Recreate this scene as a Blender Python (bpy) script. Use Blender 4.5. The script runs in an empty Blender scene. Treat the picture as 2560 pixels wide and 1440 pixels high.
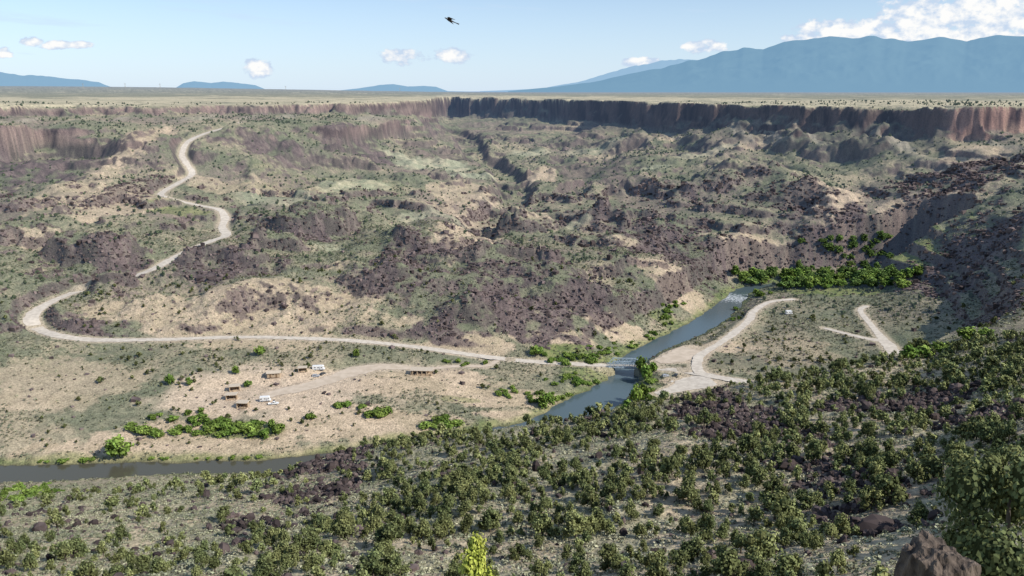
import bpy, math, random, numpy as np, time
from mathutils import Vector, Matrix
T0=time.time()
rng=np.random.default_rng(7); random.seed(7)
sc=bpy.context.scene
F=1971.; PIT=math.atan(492/1971.); CP,SP=math.cos(PIT),math.sin(PIT); CZ=180.
def ray(u,v):
    a=(720-v)/F; return np.array([(u-1280)/F, CP+a*SP, -SP+a*CP])
def atz(u,v,z):
    d=ray(u,v); t=(CZ-z)/-d[2]; return (d[0]*t,d[1]*t,z)
def sstep(a,b,x):
    t=np.clip((x-a)/(b-a),0,1); return t*t*(3-2*t)
def vnoise(x,y,seed=0):
    xi=np.floor(x); yi=np.floor(y); fx=x-xi; fy=y-yi; xi=xi.astype(np.int64); yi=yi.astype(np.int64)
    fx=fx*fx*fx*(fx*(fx*6-15)+10); fy=fy*fy*fy*(fy*(fy*6-15)+10)
    def h(i,j):
        n=(i*374761393+j*668265263+seed*144269504)&0xffffffff
        n=((n^(n>>13))*1274126177)&0xffffffff
        n=((n^(n>>15))*2246822519)&0xffffffff
        n^=(n>>13)
        return (n&0xffffff)/float(0x800000)-1.0
    a=h(xi,yi);b=h(xi+1,yi);c=h(xi,yi+1);d=h(xi+1,yi+1)
    return (a+(b-a)*fx)*(1-fy)+(c+(d-c)*fx)*fy
def fbm(x,y,wl,octv=4,seed=0,gain=.5,ridge=False):
    s=0;a=1.;tot=0;X=x/wl;Y=y/wl
    for o in range(octv):
        n=vnoise(X,Y,seed+o*17)
        if ridge: n=1-2*np.abs(n)
        s=s+a*n; tot+=a; a*=gain
        X,Y=(X*.8-Y*.6)*2.03+11.3,(X*.6+Y*.8)*2.03+5.7
    return s/tot*(1.0 if ridge else 1.5)

# ------------------------------------------------------------ valley sections
C={
-300:[(1440,110),(1380,92),(1300,60),(1240,25),(1208,2),(1158,1),(1050,9),(880,22),(740,47),(590,77),(540,82),(470,95),(410,108),(376,118),(318,142),(292,147),(260,163.2)],
0:[(1440,110),(1380,92),(1300,60),(1240,25),(1208,2),(1158,1),(1050,9),(880,22),(740,47),(590,77),(540,82),(470,95),(410,108),(376,118),(318,140),(292,147),(260,163.2)],
60:[(1440,110),(1380,93),(1300,62),(1240,29),(1204,3),(1158,1),(1050,8),(880,21),(760,43),(578,77),(540,83),(470,95),(405,108),(373,118),(320,138),(292,147),(261,162.4)],
110:[(1440,110),(1380,93),(1300,62),(1240,30),(1204,3),(1158,1),(1050,8),(870,21),(740,45),(578,77),(540,83),(470,95),(405,106),(365,116),(325,132),(292,145),(261,162.)],
200:[(1440,111),(1380,94),(1300,64),(1240,33),(1200,3),(1158,1),(1050,7),(858,21),(700,50),(580,76),(540,83),(470,94),(400,108),(360,120),(320,134),(290,145),(262,160.8)],
400:[(1440,112),(1380,96),(1300,70),(1235,45),(1195,6),(1150,1),(1040,7),(855,20),(760,40),(610,70),(540,82),(480,95),(420,106),(370,118),(320,132),(287,145),(265,158)],
700:[(1440,112),(1370,97),(1280,75),(1205,52),(-340,3),(1145,1),(1040,6),(845,18),(720,44),(535,84),(505,82),(450,90),(390,108),(345,122),(310,134),(287,142),(263,158.2)],
870:[(1440,112),(1360,98),(1250,78),(1130,56),(-350,3),(-372,1),(1020,6),(850,16),(720,42),(512,85),(495,78),(455,80),(400,96),(350,115),(315,130),(288,140),(258,159.8)],
1000:[(1440,113),(1350,100),(1220,80),(1100,60),(-355,4),(-378,1),(1010,6),(858,14),(720,46),(582,75),(550,66),(480,70),(410,82),(350,103),(315,122),(292,134),(254,161)],
1070:[(1440,113),(1350,101),(1210,82),(1090,62),(-355,4),(-380,1),(1000,6),(862,13),(728,44),(595,72),(565,60),(490,65),(415,78),(355,98),(322,112),(296,128),(250,161.5)],
1108:[(1440,114),(1350,102),(1205,83),(1085,64),(-355,4),(-382,1),(990,6),(865,13),(732,44),(605,70),(570,56),(495,62),(418,76),(360,86),(332,92),(300,103),(242,163.2)],
1200:[(1440,114),(1350,103),(1200,85),(1080,66),(-355,4),(-385,1),(980,5),(870,12),(740,42),(620,66),(580,52),(500,58),(420,74),(360,84),(335,92),(306,101),(243,163.5)],
1400:[(1440,115),(1340,105),(1180,88),(1062,70),(-355,3),(1020,1),(950,5),(865,11),(750,36),(640,58),(590,46),(500,54),(420,72),(360,84),(335,93),(310,107),(247,162)],
1560:[(1440,117),(1330,107),(1160,92),(1040,74),(-370,3),(-430,1),(930,4),(875,8),(760,28),(660,48),(610,42),(510,58),(430,74),(370,90),(345,100),(318,113),(252,161.5)],
1700:[(1440,118),(1320,108),(1140,94),(1005,76),(-380,4),(975,4),(930,6),(840,3),(780,12),(668,36),(640,34),(540,56),(440,76),(385,88),(358,99),(330,113),(257,160.4)],
1850:[(1440,121),(1310,111),(1130,97),(970,79),(-390,5),(940,6),(900,8),(800,5),(730,4),(690,12),(640,26),(560,50),(460,74),(390,92),(365,102),(334,114),(262,159.3)],
2000:[(1440,125),(1300,113),(1120,100),(935,80),(-400,8),(925,8),(860,10),(790,10),(735,9),(695,12),(640,26),(540,54),(450,78),(390,95),(365,106),(336,118),(264,159.5)],
2180:[(1440,130),(1300,117),(1100,104),(895,82),(-420,12),(885,10),(850,11),(790,12),(740,12),(695,17),(640,30),(540,58),(460,78),(400,98),(370,110),(342,120),(267,159.5)],
2330:[(1440,135),(1290,121),(1080,106),(855,80),(-440,20),(-500,16),(-540,17),(780,18),(740,20),(700,25),(630,42),(530,68),(450,88),(400,104),(375,112),(352,120),(266,161.4)],
2400:[(1440,138),(1280,124),(1060,108),(820,80),(-400,52),(-470,32),(-520,26),(750,25),(710,30),(665,38),(600,54),(520,74),(450,92),(400,107),(370,117),(350,123),(268,162)],
2480:[(1440,141),(1270,127),(1030,110),(820,85),(-390,66),(-450,50),(-500,42),(715,40),(680,45),(640,52),(580,64),(510,80),(450,95),(400,108),(370,118),(350,124),(268,161.9)],
2560:[(1440,145),(1250,130),(1000,113),(820,90),(770,74),(735,62),(705,58),(675,58),(645,60),(612,66),(560,75),(500,88),(450,99),(400,111),(375,119),(350,126),(268,161.6)],
2950:[(1440,150),(1250,132),(1000,116),(820,94),(770,80),(730,72),(700,70),(670,71),(640,74),(610,79),(560,86),(500,96),(450,104),(400,114),(375,121),(352,128),(267,161.3)]}
cols=sorted(C); NL=17
FC={8:.74,9:.68,10:.70,11:.76,12:.86,13:.95}
pt=np.zeros((len(cols),NL,3))
for i,u in enumerate(cols):
    prev=0
    for k,(v,z) in enumerate(C[u]):
        if k in FC and u<1760: z=14+(z-14)*FC[k] if z>14 else z
        if v<0:
            Y=-v; X=ray(u,900)[0]/ray(u,900)[1]*Y
        else:
            X,Y,_=atz(u,v,z)
        r=math.hypot(X,Y); th=math.atan2(X,Y)
        r=max(r,prev+2.5); prev=r
        pt[i,k]=(th,r,z)
TH=np.linspace(-.82,.82,900)
def gs(a,s):
    k=np.exp(-.5*(np.arange(-3*s,3*s+1)/s)**2); k/=k.sum()
    return np.convolve(np.pad(a,3*s,mode='edge'),k,'valid')
RK=np.array([gs(np.interp(TH,pt[:,k,0],np.log(pt[:,k,1])),3) for k in range(NL)])
ZK=np.array([gs(np.interp(TH,pt[:,k,0],pt[:,k,2]),3) for k in range(NL)])
NLR=8000
LR=np.linspace(math.log(1.5),math.log(80000),NLR)
tab=np.zeros((900,NLR))
for j,th in enumerate(TH):
    rt=sstep(0,.5,th); left=sstep(.05,-.55,th)
    rim=math.exp(RK[16,j]); r19=max(rim*1.25,rim+200)
    rk=list(RK[:,j]); zk=list(ZK[:,j])
    H=zk[16]-zk[15]; nz_=float(vnoise(np.array([th*30.]),np.array([.5]),9)[0])+.6*float(vnoise(np.array([th*75.]),np.array([.5]),12)[0])
    fc=.42+.22*nz_ if H>22 else .62+.30*nz_
    if th>.485: fc=fc+(.85-fc)*min(1,(th-.485)/.02)
    fc=min(max(fc,.16),.95)
    rc=rim-.22*H*fc-2; rb=rc-1.35*H*(1-fc)
    rk[15]=math.log(max(rb,math.exp(rk[14])+4)); rc=max(rc,math.exp(rk[15])+2)
    lr=[math.log(1.6),math.log(14),math.log(38)]+rk[:16]+[math.log(rc)]+rk[16:]+[math.log(r19),math.log(max(3600,r19+200)),math.log(8000),math.log(16000),math.log(80000)]
    zz=[178.3,166.5+4.3*rt,147+9*rt]+zk[:16]+[zk[16]-H*fc]+zk[16:]+[163.5,165+10*left,167+55*left,160+20*left,150]
    if lr[2]>lr[3]-.05: lr[2]=lr[3]-.05
    tab[j]=np.interp(LR,lr,zz)
tab[:,1:-1]=.25*tab[:,:-2]+.5*tab[:,1:-1]+.25*tab[:,2:]
def tsample(th,r):
    a=np.clip((th-TH[0])/(TH[1]-TH[0]),0,898.999); b=np.clip((np.log(np.maximum(r,1.6))-LR[0])/(LR[1]-LR[0]),0,NLR-1.001)
    i=a.astype(int); j=b.astype(int); fa=a-i; fb=b-j
    return (tab[i,j]*(1-fb)+tab[i,j+1]*fb)*(1-fa)+(tab[i+1,j]*(1-fb)+tab[i+1,j+1]*fb)*fa
# ------------------------------------------------------------ grid
NT=1100
tg=np.linspace(-.77,.77,NT)
def gsp(a,b,n): return list(np.exp(np.linspace(math.log(a),math.log(b),n,endpoint=False)))
rg=np.array(gsp(1.7,50,60)+gsp(50,340,260)+gsp(340,1900,820)+gsp(1900,3600,130)+gsp(3600,75000,50)+[75000.])
NR=len(rg)
R,TT=np.meshgrid(rg,tg,indexing='ij')
X=R*np.sin(TT); Y=R*np.cos(TT)
wa=sstep(560,950,R)
w1=fbm(X,Y,150,4,3); w2=fbm(X,Y,34,3,9)
w3=fbm(X,Y,9,2,19)
rimr=np.exp(np.interp(TT[0],TH,RK[16]))[None,:]
nearrim=np.exp(-((R-rimr)/110.)**2)
butt=fbm(X,Y,85,3,25,.5,True)
warp=wa*(26*w1+7*w2)+nearrim*(3*w3+6*w2+26*butt*sstep(800,1100,R))+sstep(90,140,R)*sstep(330,260,R)*4*w1
Z=tsample(TT+.005*wa*fbm(X,Y,120,2,31),R+warp)
flat=sstep(12,30,Z); plat=sstep(156,161,Z)
mid=sstep(640,820,R)
hill=sstep(480,560,R)*(1-mid)
rg1=fbm(X,Y,130,6,41,.5,True); rg2=fbm(X,Y,62,6,51,.5,True); f1=fbm(X,Y,26,4,61,.42)
below=sstep(140,118,Z); rq=1-.65*sstep(.36,.46,TT)
Z=Z+flat*below*(mid*(14*rg1*rq+4*f1-1)+hill*(8.5*rg2*rq+3*f1-2))
Z=Z+sstep(150,140,Z)*sstep(100,112,Z)*3.5*fbm(X,Y,45,4,67,.5,True)*sstep(800,900,R)
fg=sstep(60,110,R)*sstep(400,300,R)
Z=Z+fg*sstep(5,25,Z)*(2.2*fbm(X,Y,40,4,71)+.4*fbm(X,Y,5,3,72))
Z=Z+(1-plat)*sstep(400,470,R)*.45*fbm(X,Y,9,4,81)*(.4+flat)
Z=Z+plat*(1.0*fbm(X,Y,120,4,91))*sstep(600,900,R)
Z=Z-plat*nearrim*sstep(.1,.6,fbm(X,Y,60,3,95))*5*sstep(800,1000,R)
lm=sstep(-.1,.45,fbm(X,Y,110,3,101))*flat*below*sstep(500,560,R)
s=12.; t=Z/s+.6*fbm(X,Y,200,2,103); fr=t-np.floor(t)
Z=Z+(sstep(.36,.62,fr)-fr)*s*lm*.62
def gidx(x,y):
    th=np.arctan2(x,y); r=np.hypot(x,y)
    return np.clip(np.interp(r,rg,np.arange(NR)),0,NR-1.001),np.clip((th-tg[0])/(tg[1]-tg[0]),0,NT-1.001)
def gq(A,x,y):
    a,b=gidx(np.asarray(x,float),np.asarray(y,float)); i=a.astype(int); j=b.astype(int); fa=a-i; fb=b-j
    return (A[i,j]*(1-fb)+A[i,j+1]*fb)*(1-fa)+(A[i+1,j]*(1-fb)+A[i+1,j+1]*fb)*fa
def hq(x,y): return gq(Z,x,y)
TS=np.exp(np.linspace(math.log(8),math.log(6000),3500))
def locate(u,v):
    d=ray(u,v); x=d[0]*TS; y=d[1]*TS; z=CZ+d[2]*TS
    h=hq(x,y); m=np.nonzero(z<h)[0]
    if len(m)==0: return (x[-1],y[-1],h[-1])
    i=m[0]; return (x[i],y[i],float(h[i]))
def visible(x,y,z,ex=0.):
    ok=np.ones(len(x),bool)
    for f in np.linspace(.2,.985,34):
        i=np.nonzero(ok)[0]
        ok[i]=(CZ+(z[i]+ex-CZ)*f)>hq(x[i]*f,y[i]*f)
    return ok
bw=6*fbm(X,Y,22,2,77); bn=fbm(X,Y,25,3,78); b7=1+.15*fbm(X,Y,7,3,5)
def bump(u,v,h,rx,ry,sharp=2,rot=0.,at=None):
    global Z
    x0,y0,_=at or locate(u,v); rr_=max(rx,ry)*2.2+10
    r0=math.hypot(x0,y0); th0=math.atan2(x0,y0)
    i0,i1=np.searchsorted(rg,[max(2,r0-rr_),r0+rr_]); j0,j1=np.searchsorted(tg,[th0-rr_/r0,th0+rr_/r0])
    if i1<=i0 or j1<=j0: return
    sl=(slice(i0,i1),slice(j0,j1))
    dx=X[sl]-x0+bw[sl]; dy=Y[sl]-y0+bw[sl]; c,s_=math.cos(rot),math.sin(rot)
    d=(((dx*c+dy*s_)/rx)**2+((-dx*s_+dy*c)/ry)**2)*(1+.4*bn[sl])
    Z[sl]+=h*np.exp(-np.maximum(d,0)**(sharp/2))*b7[sl]
for b_ in [(290,735,8,26,12),(150,775,3,16,10),(480,650,9,26,12,5),(780,575,19,36,17,6,.25),(700,620,10,26,10,5),(1300,560,15,42,20,5),(1370,440,12,30,30),
(1700,620,8,55,18,3),(1780,470,13,32,22,4),(230,640,17,44,15,6,-.1),(90,610,12,34,14,6),(1950,360,9,80,18,5,-.9),(620,650,8,34,12,5),(2040,560,10,34,20,3),(1430,360,12,60,40),(1620,410,12,60,36,3),
(1450,480,13,60,26,3),(1560,550,12,60,20,4,-.4),(1650,470,11,60,25,3,-.6),(1850,440,13,50,22,4,-.5),(2070,385,13,90,18,6,-.9),(1400,410,12,50,26,3),(1480,610,10,50,14,4,-.3),(2050,490,10,50,22,3,-.5),(1020,450,8,30,22,3),
(340,350,10,26,50,2),(620,400,5,50,30,3),(860,400,9,50,26,3),(300,480,8,50,26,3),(1150,650,9,44,14,3),(1350,690,10,34,16,3),(950,690,8,34,12,3),(1050,610,10,40,16,3),(1260,770,7,36,12,3),(1450,740,7,26,12,3),(2400,560,6,40,24,3),(2460,450,5,30,20,3),(1250,380,12,70,36,3),(1560,360,12,80,26,5,-.9),(1180,760,6,26,10,3),(700,740,5,40,12,3),(460,760,5,40,12,3),(1600,690,7,40,14,3)]:
    bump(*b_)
# ------------------------------------------------------------ paths
def catmull(P,step):
    P=np.array(P,float); out=[]
    Q=np.vstack([2*P[0]-P[1],P,2*P[-1]-P[-2]])
    for i in range(1,len(Q)-2):
        n=max(2,int(np.linalg.norm(Q[i+1,:2]-Q[i,:2])/step))
        for k in range(n):
            t=k/n
            out.append(.5*((2*Q[i])+(-Q[i-1]+Q[i+1])*t+(2*Q[i-1]-5*Q[i]+4*Q[i+1]-Q[i+2])*t*t+(-Q[i-1]+3*Q[i]-3*Q[i+1]+Q[i+2])*t**3))
    out.append(Q[-2]); return np.array(out)
DR={}
def poly(pts,step=6):
    out=[]
    for u,v,z,w in pts:
        p=DR.get((u,v),atz(u,v,z)); out.append(list(p)+[w])
    return catmull(out,step)
def pdist(P,maxd):
    D=np.full(X.shape,1e6); ZZ=np.zeros(X.shape); W=np.zeros(X.shape)
    for a,b in zip(P[:-1],P[1:]):
        x0,x1=min(a[0],b[0])-maxd,max(a[0],b[0])+maxd; y0,y1=min(a[1],b[1])-maxd,max(a[1],b[1])+maxd
        if y0<=0: y0=1.
        rmin=max(1,math.hypot(0 if x0*x1<0 else min(abs(x0),abs(x1)),y0)); rmax=math.hypot(max(abs(x0),abs(x1)),y1)
        i0,i1=np.searchsorted(rg,[rmin,rmax]); 
        ths=[math.atan2(xx,yy) for xx in(x0,x1) for yy in (y0,y1)]
        j0,j1=np.searchsorted(tg,[min(ths),max(ths)])
        if i1<=i0 or j1<=j0: continue
        sl=(slice(max(i0-1,0),i1+1),slice(max(j0-1,0),j1+1))
        xs=X[sl];ys=Y[sl]; dx,dy=b[0]-a[0],b[1]-a[1]; L=dx*dx+dy*dy+1e-9
        t=np.clip(((xs-a[0])*dx+(ys-a[1])*dy)/L,0,1)
        d=np.hypot(xs-a[0]-t*dx,ys-a[1]-t*dy)
        m=d<D[sl]
        D[sl]=np.where(m,d,D[sl]); ZZ[sl]=np.where(m,a[2]+t*(b[2]-a[2]),ZZ[sl]); W[sl]=np.where(m,a[3]+t*(b[3]-a[3]),W[sl])
    return D,ZZ,W
IG=catmull([list(locate(u,v))+[w] for u,v,w in [(1120,318,16),(1170,345,14),(1185,375,13),(1230,405,12),(1275,440,12),(1290,478,12),(1250,515,12),(1212,548,12),(1190,575,10)]],10)
D,ZZ,W=pdist(IG,70); Z=np.where(D<1e5,Z-14*(1-sstep(W,W+20+8*w2,D)),Z)
BZ=5.2
WB=np.array(atz(1517,914,BZ)); EB=np.array(atz(1607,917,BZ))
roads={
'main':[(605,305,145,5),(560,320,140,6),(510,335,135,7),(470,355,128,7),(455,385,118,7),(464,405,112,7),(480,435,105,7),(445,458,100,7),(410,478,96,7),(405,490,94,7),(450,503,90,6.5),(500,514,87,6.5),(548,524,85,7),(563,545,81,8),(555,568,78,8),(566,588,75,8),(530,602,73,7),(480,622,69,7.5),(425,650,63,8),(380,674,58,8),(290,705,52,7.5),(215,722,45,8),(150,745,40,8.5),(98,772,34,8.5),(78,798,30,8.5),(95,822,26,8),(150,840,23,7.5),(240,850,21,7),(400,849,20,6.5),(620,843,18.5,6.2),(850,850,16,6.2),(1000,863,13,6.2),(1130,880,11,6.2),(1220,893,9.5,6.2),(1320,903,8,6.2),(1420,909,6.5,6.2),(1500,913,5.4,6.2),(1517,914,5.2,6.2)],
'east':[(1607,917,5.2,6.5),(1640,921,5.6,7),(1700,926,6.3,7),(1755,935,7,8),(1810,946,7.5,8),(1880,957,8,8)],
'loop':[(1752,934,7,8),(1742,915,7.2,8),(1752,888,7.6,6.5),(1800,858,8,6),(1845,825,8.5,6),(1875,797,9,5.5),(1885,778,9.5,5),(1925,755,10,5),(1985,748,10,5)],
'spur':[(2240,893,12,9),(2228,872,12,10),(2205,845,12,7),(2180,815,12,5),(2155,785,12.5,4.5),(2152,772,13,4.5),(2168,765,13,4)],
'spur2':[(2060,820,11,4),(2110,833,11.5,4.5),(2160,845,12,5),(2205,852,12,7)],
'camp':[(1250,897,9,4),(1215,915,8,5),(1150,915,8.5,4),(1060,922,9,6),(960,917,9.5,12),(890,928,9.5,15),(830,948,9.3,14),(760,968,9,11),(700,980,8.8,9),(660,992,8.5,7)],
'lot1':[(1645,905,6.3,8),(1690,893,6.8,20),(1730,872,7.5,14)],
'lot2':[(1640,985,4,6),(1690,972,5,12),(1730,958,6,20),(1780,950,7.2,16)]}
for (u,v,z,w_) in roads['main']:
    if v<830: DR[(u,v)]=locate(u,v)
ks=[(u,v) for (u,v,z,w_) in roads['main'] if v<830]
ys=np.array([DR[k][1] for k in ks]); ys=np.minimum.accumulate(ys+12)
ysm=ys.copy()
for _ in range(2): ysm[1:-1]=.25*ysm[:-2]+.5*ysm[1:-1]+.25*ysm[2:]
for k,yy in zip(ks,ysm):
    d=ray(*k); t=yy/d[1]; DR[k]=(d[0]*t,yy,CZ+d[2]*t)
RP={k:poly(v,5) for k,v in roads.items()}
RD=np.full(X.shape,1e6)
for k,P in RP.items():
    D,ZZ,W=pdist(P,32); hw=W/2
    e=1-sstep(hw+1.5,hw+12,D); e=np.where(D>1e5,0,e)
    Z=Z+(ZZ-.05-Z)*e
    RD=np.minimum(RD,D-hw)
p_=DR[(290,705)]; bump(0,0,7.5,24,7,4,0,at=(p_[0]+3,p_[1]-17,0))
river=[(-420,1196,0,18),(-200,1190,0,18),(0,1186,0,19),(150,1182,0,19),(330,1174,0,15),(500,1169,0,13),(640,1168,0,15),(760,1160,0,18),(900,1140,0,18),(1100,1110,0,18),(1290,1082,0,20),(1380,1058,0,24),(1450,1026,0,30),(1510,990,0,27),(1550,958,0,20),(1568,925,0,18),(1585,898,0,18),(1630,872,0,18),(1700,840,0,20),(1765,806,0,22),(1812,772,0,20),(1842,742,0,17),(1870,722,0,14),(1950,712,0,12),(2100,708,0,10),(2300,700,0,10)]
RV=poly(river,6)
D,ZZ,W=pdist(RV,60); hw=W/2
RVD=np.where(D>1e5,1e3,D-hw)
wob=1.5*fbm(X,Y,9,3,111)
rr=RVD+wob
tgt=np.where(rr<0,np.maximum(-2.2,rr*.9),0)
Zn=np.where(rr<0,tgt,np.minimum(Z,.15+np.maximum(rr,0)*.42))
e=(1-sstep(22,34,rr))*np.where(RD<2.5,0,1)
Z=np.where(RVD<900,Z+(Zn-Z)*e,Z)
Z=np.where((rr>=0)&(RVD<900)&(Z<.25),.25,Z)
cx,cy,_=atz(640,985,8.5); cm=np.exp(-((X-cx)/45)**2-((Y-cy)/28)**2)
Z=Z+(8.3-Z)*sstep(.35,.8,cm)*(RD>3)
print('relief',time.time()-T0)
# ------------------------------------------------------------ masks
dZr=np.gradient(Z,axis=0)/np.gradient(R,axis=0); dZt=np.gradient(Z,axis=1)/(R*(tg[1]-tg[0]))
SL=np.hypot(dZr,dZt)
n60=fbm(X,Y,70,4,201); n14=fbm(X,Y,16,4,211); n3=fbm(X,Y,3.5,3,221); n1=fbm(X,Y,1.3,2,231)
bz1=fbm(X,Y,30,4,300); bz2=fbm(X,Y,6,3,305)
def blobs(L,rough=.55,sgn=1.):
    m=np.zeros(X.shape); nz=sgn*bz1*.8+.5*bz2
    for b in L:
        u,v,ru,rv=b[:4]; amp=b[4] if len(b)>4 else 1.
        x0,y0,z0=locate(u,v); y1=locate(u,v+rv*.8)[1]; y2=locate(u,v-rv*.8)[1]
        d0=y0*1.04; rx=ru*d0/F; ry=min(max((y2-y1)/1.6,rx*.35),130.)
        d=((X-x0)/rx)**2+((Y-y0)/ry)**2
        m=np.maximum(m,amp*sstep(-.15,.25,(1-d)*1.0+rough*nz-.1))
    return m
BB=blobs([(790,560,110,50),(580,640,130,40),(230,640,160,55),(1060,640,110,50),(1340,720,210,90),(960,700,110,50),(1150,820,110,40),(1650,600,170,50),(1500,520,110,25),(2400,440,150,50),(2460,600,110,70),(2050,530,110,55),(1740,1000,130,25),(2250,1010,200,35),(840,1140,120,34),(2450,1040,110,34),(1460,1053,90,10),(20,1300,50,40),(660,375,130,35),(90,440,140,50),(900,385,100,25),(2350,720,90,60),(250,820,110,18),(1250,650,200,30,.8),(1800,640,70,25),(1950,490,100,40,.8),(650,760,60,25,.6),(1480,430,120,25,.7),(1100,390,90,20,.7),(330,460,60,60,.6),(1550,340,120,20,.5),(2150,600,90,40,.6),(900,1330,70,24,.7),(2150,1330,80,34,.7),(700,1380,60,18,.5),(150,680,100,30,.6),(1080,740,100,40,.8),(2500,820,80,30,.6)],.8)
TAN=blobs([(650,985,230,65),(900,1060,280,44),(500,1125,380,30),(1000,950,260,34),(1700,735,110,50),(1560,830,130,24),(330,340,50,45),(1160,590,80,24),(2290,545,120,38),(2090,490,65,28),(1880,600,95,38),(1720,885,70,25),(1830,870,80,16),(1890,325,60,8),(1160,480,90,35,.8),(1350,440,40,25),(720,770,320,45,.9),(1950,870,150,40,.5),(300,520,120,28,.9),(400,770,200,45,.9),(1260,1000,170,26),(1300,1040,130,20),(600,825,320,14,.9),(1720,955,80,16),(650,470,200,20,.7),(200,460,60,50,.7),(1500,700,40,40,.5),(1180,560,200,18,.7),(1900,360,120,10,.9),(1600,360,120,8,.7),(2420,385,80,28,1),(1150,870,140,14,.9),(150,960,220,70,.6),(100,600,120,12,.8),(1400,850,120,24,1),(1000,800,80,20,.8),(550,720,80,16,.8),(850,660,60,14,.8),(1560,610,60,12,.8),(2250,650,70,16,.7),(1330,540,60,8,.8),(1440,310,60,5,.8)],.7,-1)
MEAD=blobs([(880,465,90,16),(1080,415,100,12),(1000,388,60,6),(1180,440,60,8),(700,500,120,8,.7),(1330,380,60,6,.8),(1640,420,60,6,.7),(1760,385,80,6,.7),(1450,560,40,5,.7),(1500,375,90,5,.6),(820,620,60,8,.6),(1080,540,80,8,.7)],.4)
GRN=blobs([(1450,885,110,16),(450,530,90,12,.7),(2150,690,240,16),(600,1075,120,14),(1620,960,30,50,.8),(1440,930,60,30,.8),(1700,820,60,16,.6),(1950,690,120,12),(1150,1000,60,10,.6),(1650,790,40,16,.7),(820,460,200,25,.2),(1800,640,60,30,.4)],.6)
GRN=np.maximum(GRN*(SL<.6),sstep(9,1,RVD+4*n14)*(RVD<30)*.85)
GRN=np.maximum(GRN,sstep(.8,.2,Z)*(RVD<20)*.6)
slope_b=sstep(.62,.95,SL+.3*n14)*sstep(380,450,R)*(1-sstep(158,160,Z))
BB=BB*sstep(-.75,.0,n14+.3*n3)*(1-MEAD)
BAS=np.clip(np.maximum(BB,slope_b*.85),0,1)*sstep(2,5,RD)*(1-MEAD)
def col(c): return np.array(c)[None,None,:]
def mix(a,b,m): return a+(b-a)*m[...,None]
base=mix(col((.205,.205,.13)),col((.385,.32,.215)),sstep(-.6,.6,n60*.6+n14*.6+.25*n3))
base=mix(base,col((.16,.172,.105)),sstep(-.1,.6,fbm(X,Y,45,4,401))*.55)
base=mix(base,col((.25,.185,.16)),sstep(.0,.6,fbm(X,Y,80,5,405))*.55*sstep(480,560,R))
shr=sstep(.2,.45,n1*.6+.5*n3)*sstep(450,560,R)
base=mix(base,col((.095,.11,.058)),shr*.74)
tanc=mix(col((.57,.44,.305)),col((.47,.37,.245)),sstep(-.5,.5,n14))
base=mix(base,tanc,TAN*.9*(1-.45*shr))
base=mix(base,mix(col((.33,.33,.22)),col((.45,.405,.27)),sstep(-.5,.5,n14+.5*n3)),MEAD*.85)
bc=mix(col((.082,.062,.062)),col((.15,.11,.103)),sstep(-.6,.8,n14+.6*n3))
bc=mix(bc,col((.19,.17,.125)),sstep(.25,.8,n3*.7+n1*.6)*.45)
base=mix(base,bc,BAS*.93)
cliff=sstep(1.0,1.6,SL)*sstep(108,120,Z)*sstep(700,800,R)
strk=vnoise(TT*R/5.,Z/60.,501)*.5+vnoise(TT*R/14.,Z/30.,502)*.5
cc=mix(col((.10,.073,.066)),col((.26,.185,.155)),sstep(-.5,.5,strk+.2*n3))
cc=mix(cc,col((.31,.24,.185)),sstep(.3,.8,vnoise(X/60,Z/4.,507))*.6)
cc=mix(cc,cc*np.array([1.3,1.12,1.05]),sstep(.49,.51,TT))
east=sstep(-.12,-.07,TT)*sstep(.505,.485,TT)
cc=cc*(1-.5*east[...,None])  # shade painted into the east wall's rock colour, promontory left out
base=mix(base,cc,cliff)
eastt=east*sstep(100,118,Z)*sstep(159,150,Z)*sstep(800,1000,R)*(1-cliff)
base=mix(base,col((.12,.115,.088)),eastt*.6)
scr=np.exp(-((rimr-R-75)/40.)**2)*sstep(800,1000,R)*sstep(.15,.5,vnoise(TT*R/16.,TT*0+.5,511))*(1-cliff)
base=mix(base,col((.38,.33,.25)),scr*.6)
gc=mix(col((.13,.175,.045)),col((.22,.235,.08)),sstep(-.5,.6,n3))
base=mix(base,gc,np.clip(GRN,0,1)*.8)
pl=sstep(155,160,Z)*sstep(600,700,R)*(1-cliff)
pc=mix(col((.52,.45,.30)),col((.26,.25,.17)),sstep(-.3,.5,n60*.7+.3*n14+.9*sstep(150,1200,R-rimr)-.35))
pc=mix(pc,col((.09,.10,.06)),sstep(.2,.5,n3*.5+.5*n14)*.6*sstep(600,100,R-rimr))
pc=mix(pc,col((.29,.275,.20)),sstep(2500,6000,R))
base=mix(base,pc,pl)
wet=sstep(.9,.0,Z)*(RVD<20)
base=mix(base,col((.10,.085,.055)),wet*.7)
sh=sstep(4.5,.5,RD); base=mix(base,col((.54,.44,.32)),sh*.75)
cm2=sstep(.25,.6,np.exp(-((X-cx-8)/62)**2-((Y-cy-2)/34)**2)+.2*n14); base=mix(base,col((.56,.44,.32)),cm2*.75*(1-.5*GRN))
fgm=sstep(400,330,R)
base=mix(base,mix(col((.50,.40,.275)),col((.34,.31,.205)),sstep(-.4,.5,n14+.4*n3)),fgm*.8*(1-BAS)*(1-GRN))
base=base*(1+.16*n3+.12*n1)[...,None]
base=np.clip(base,.01,.8)
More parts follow.
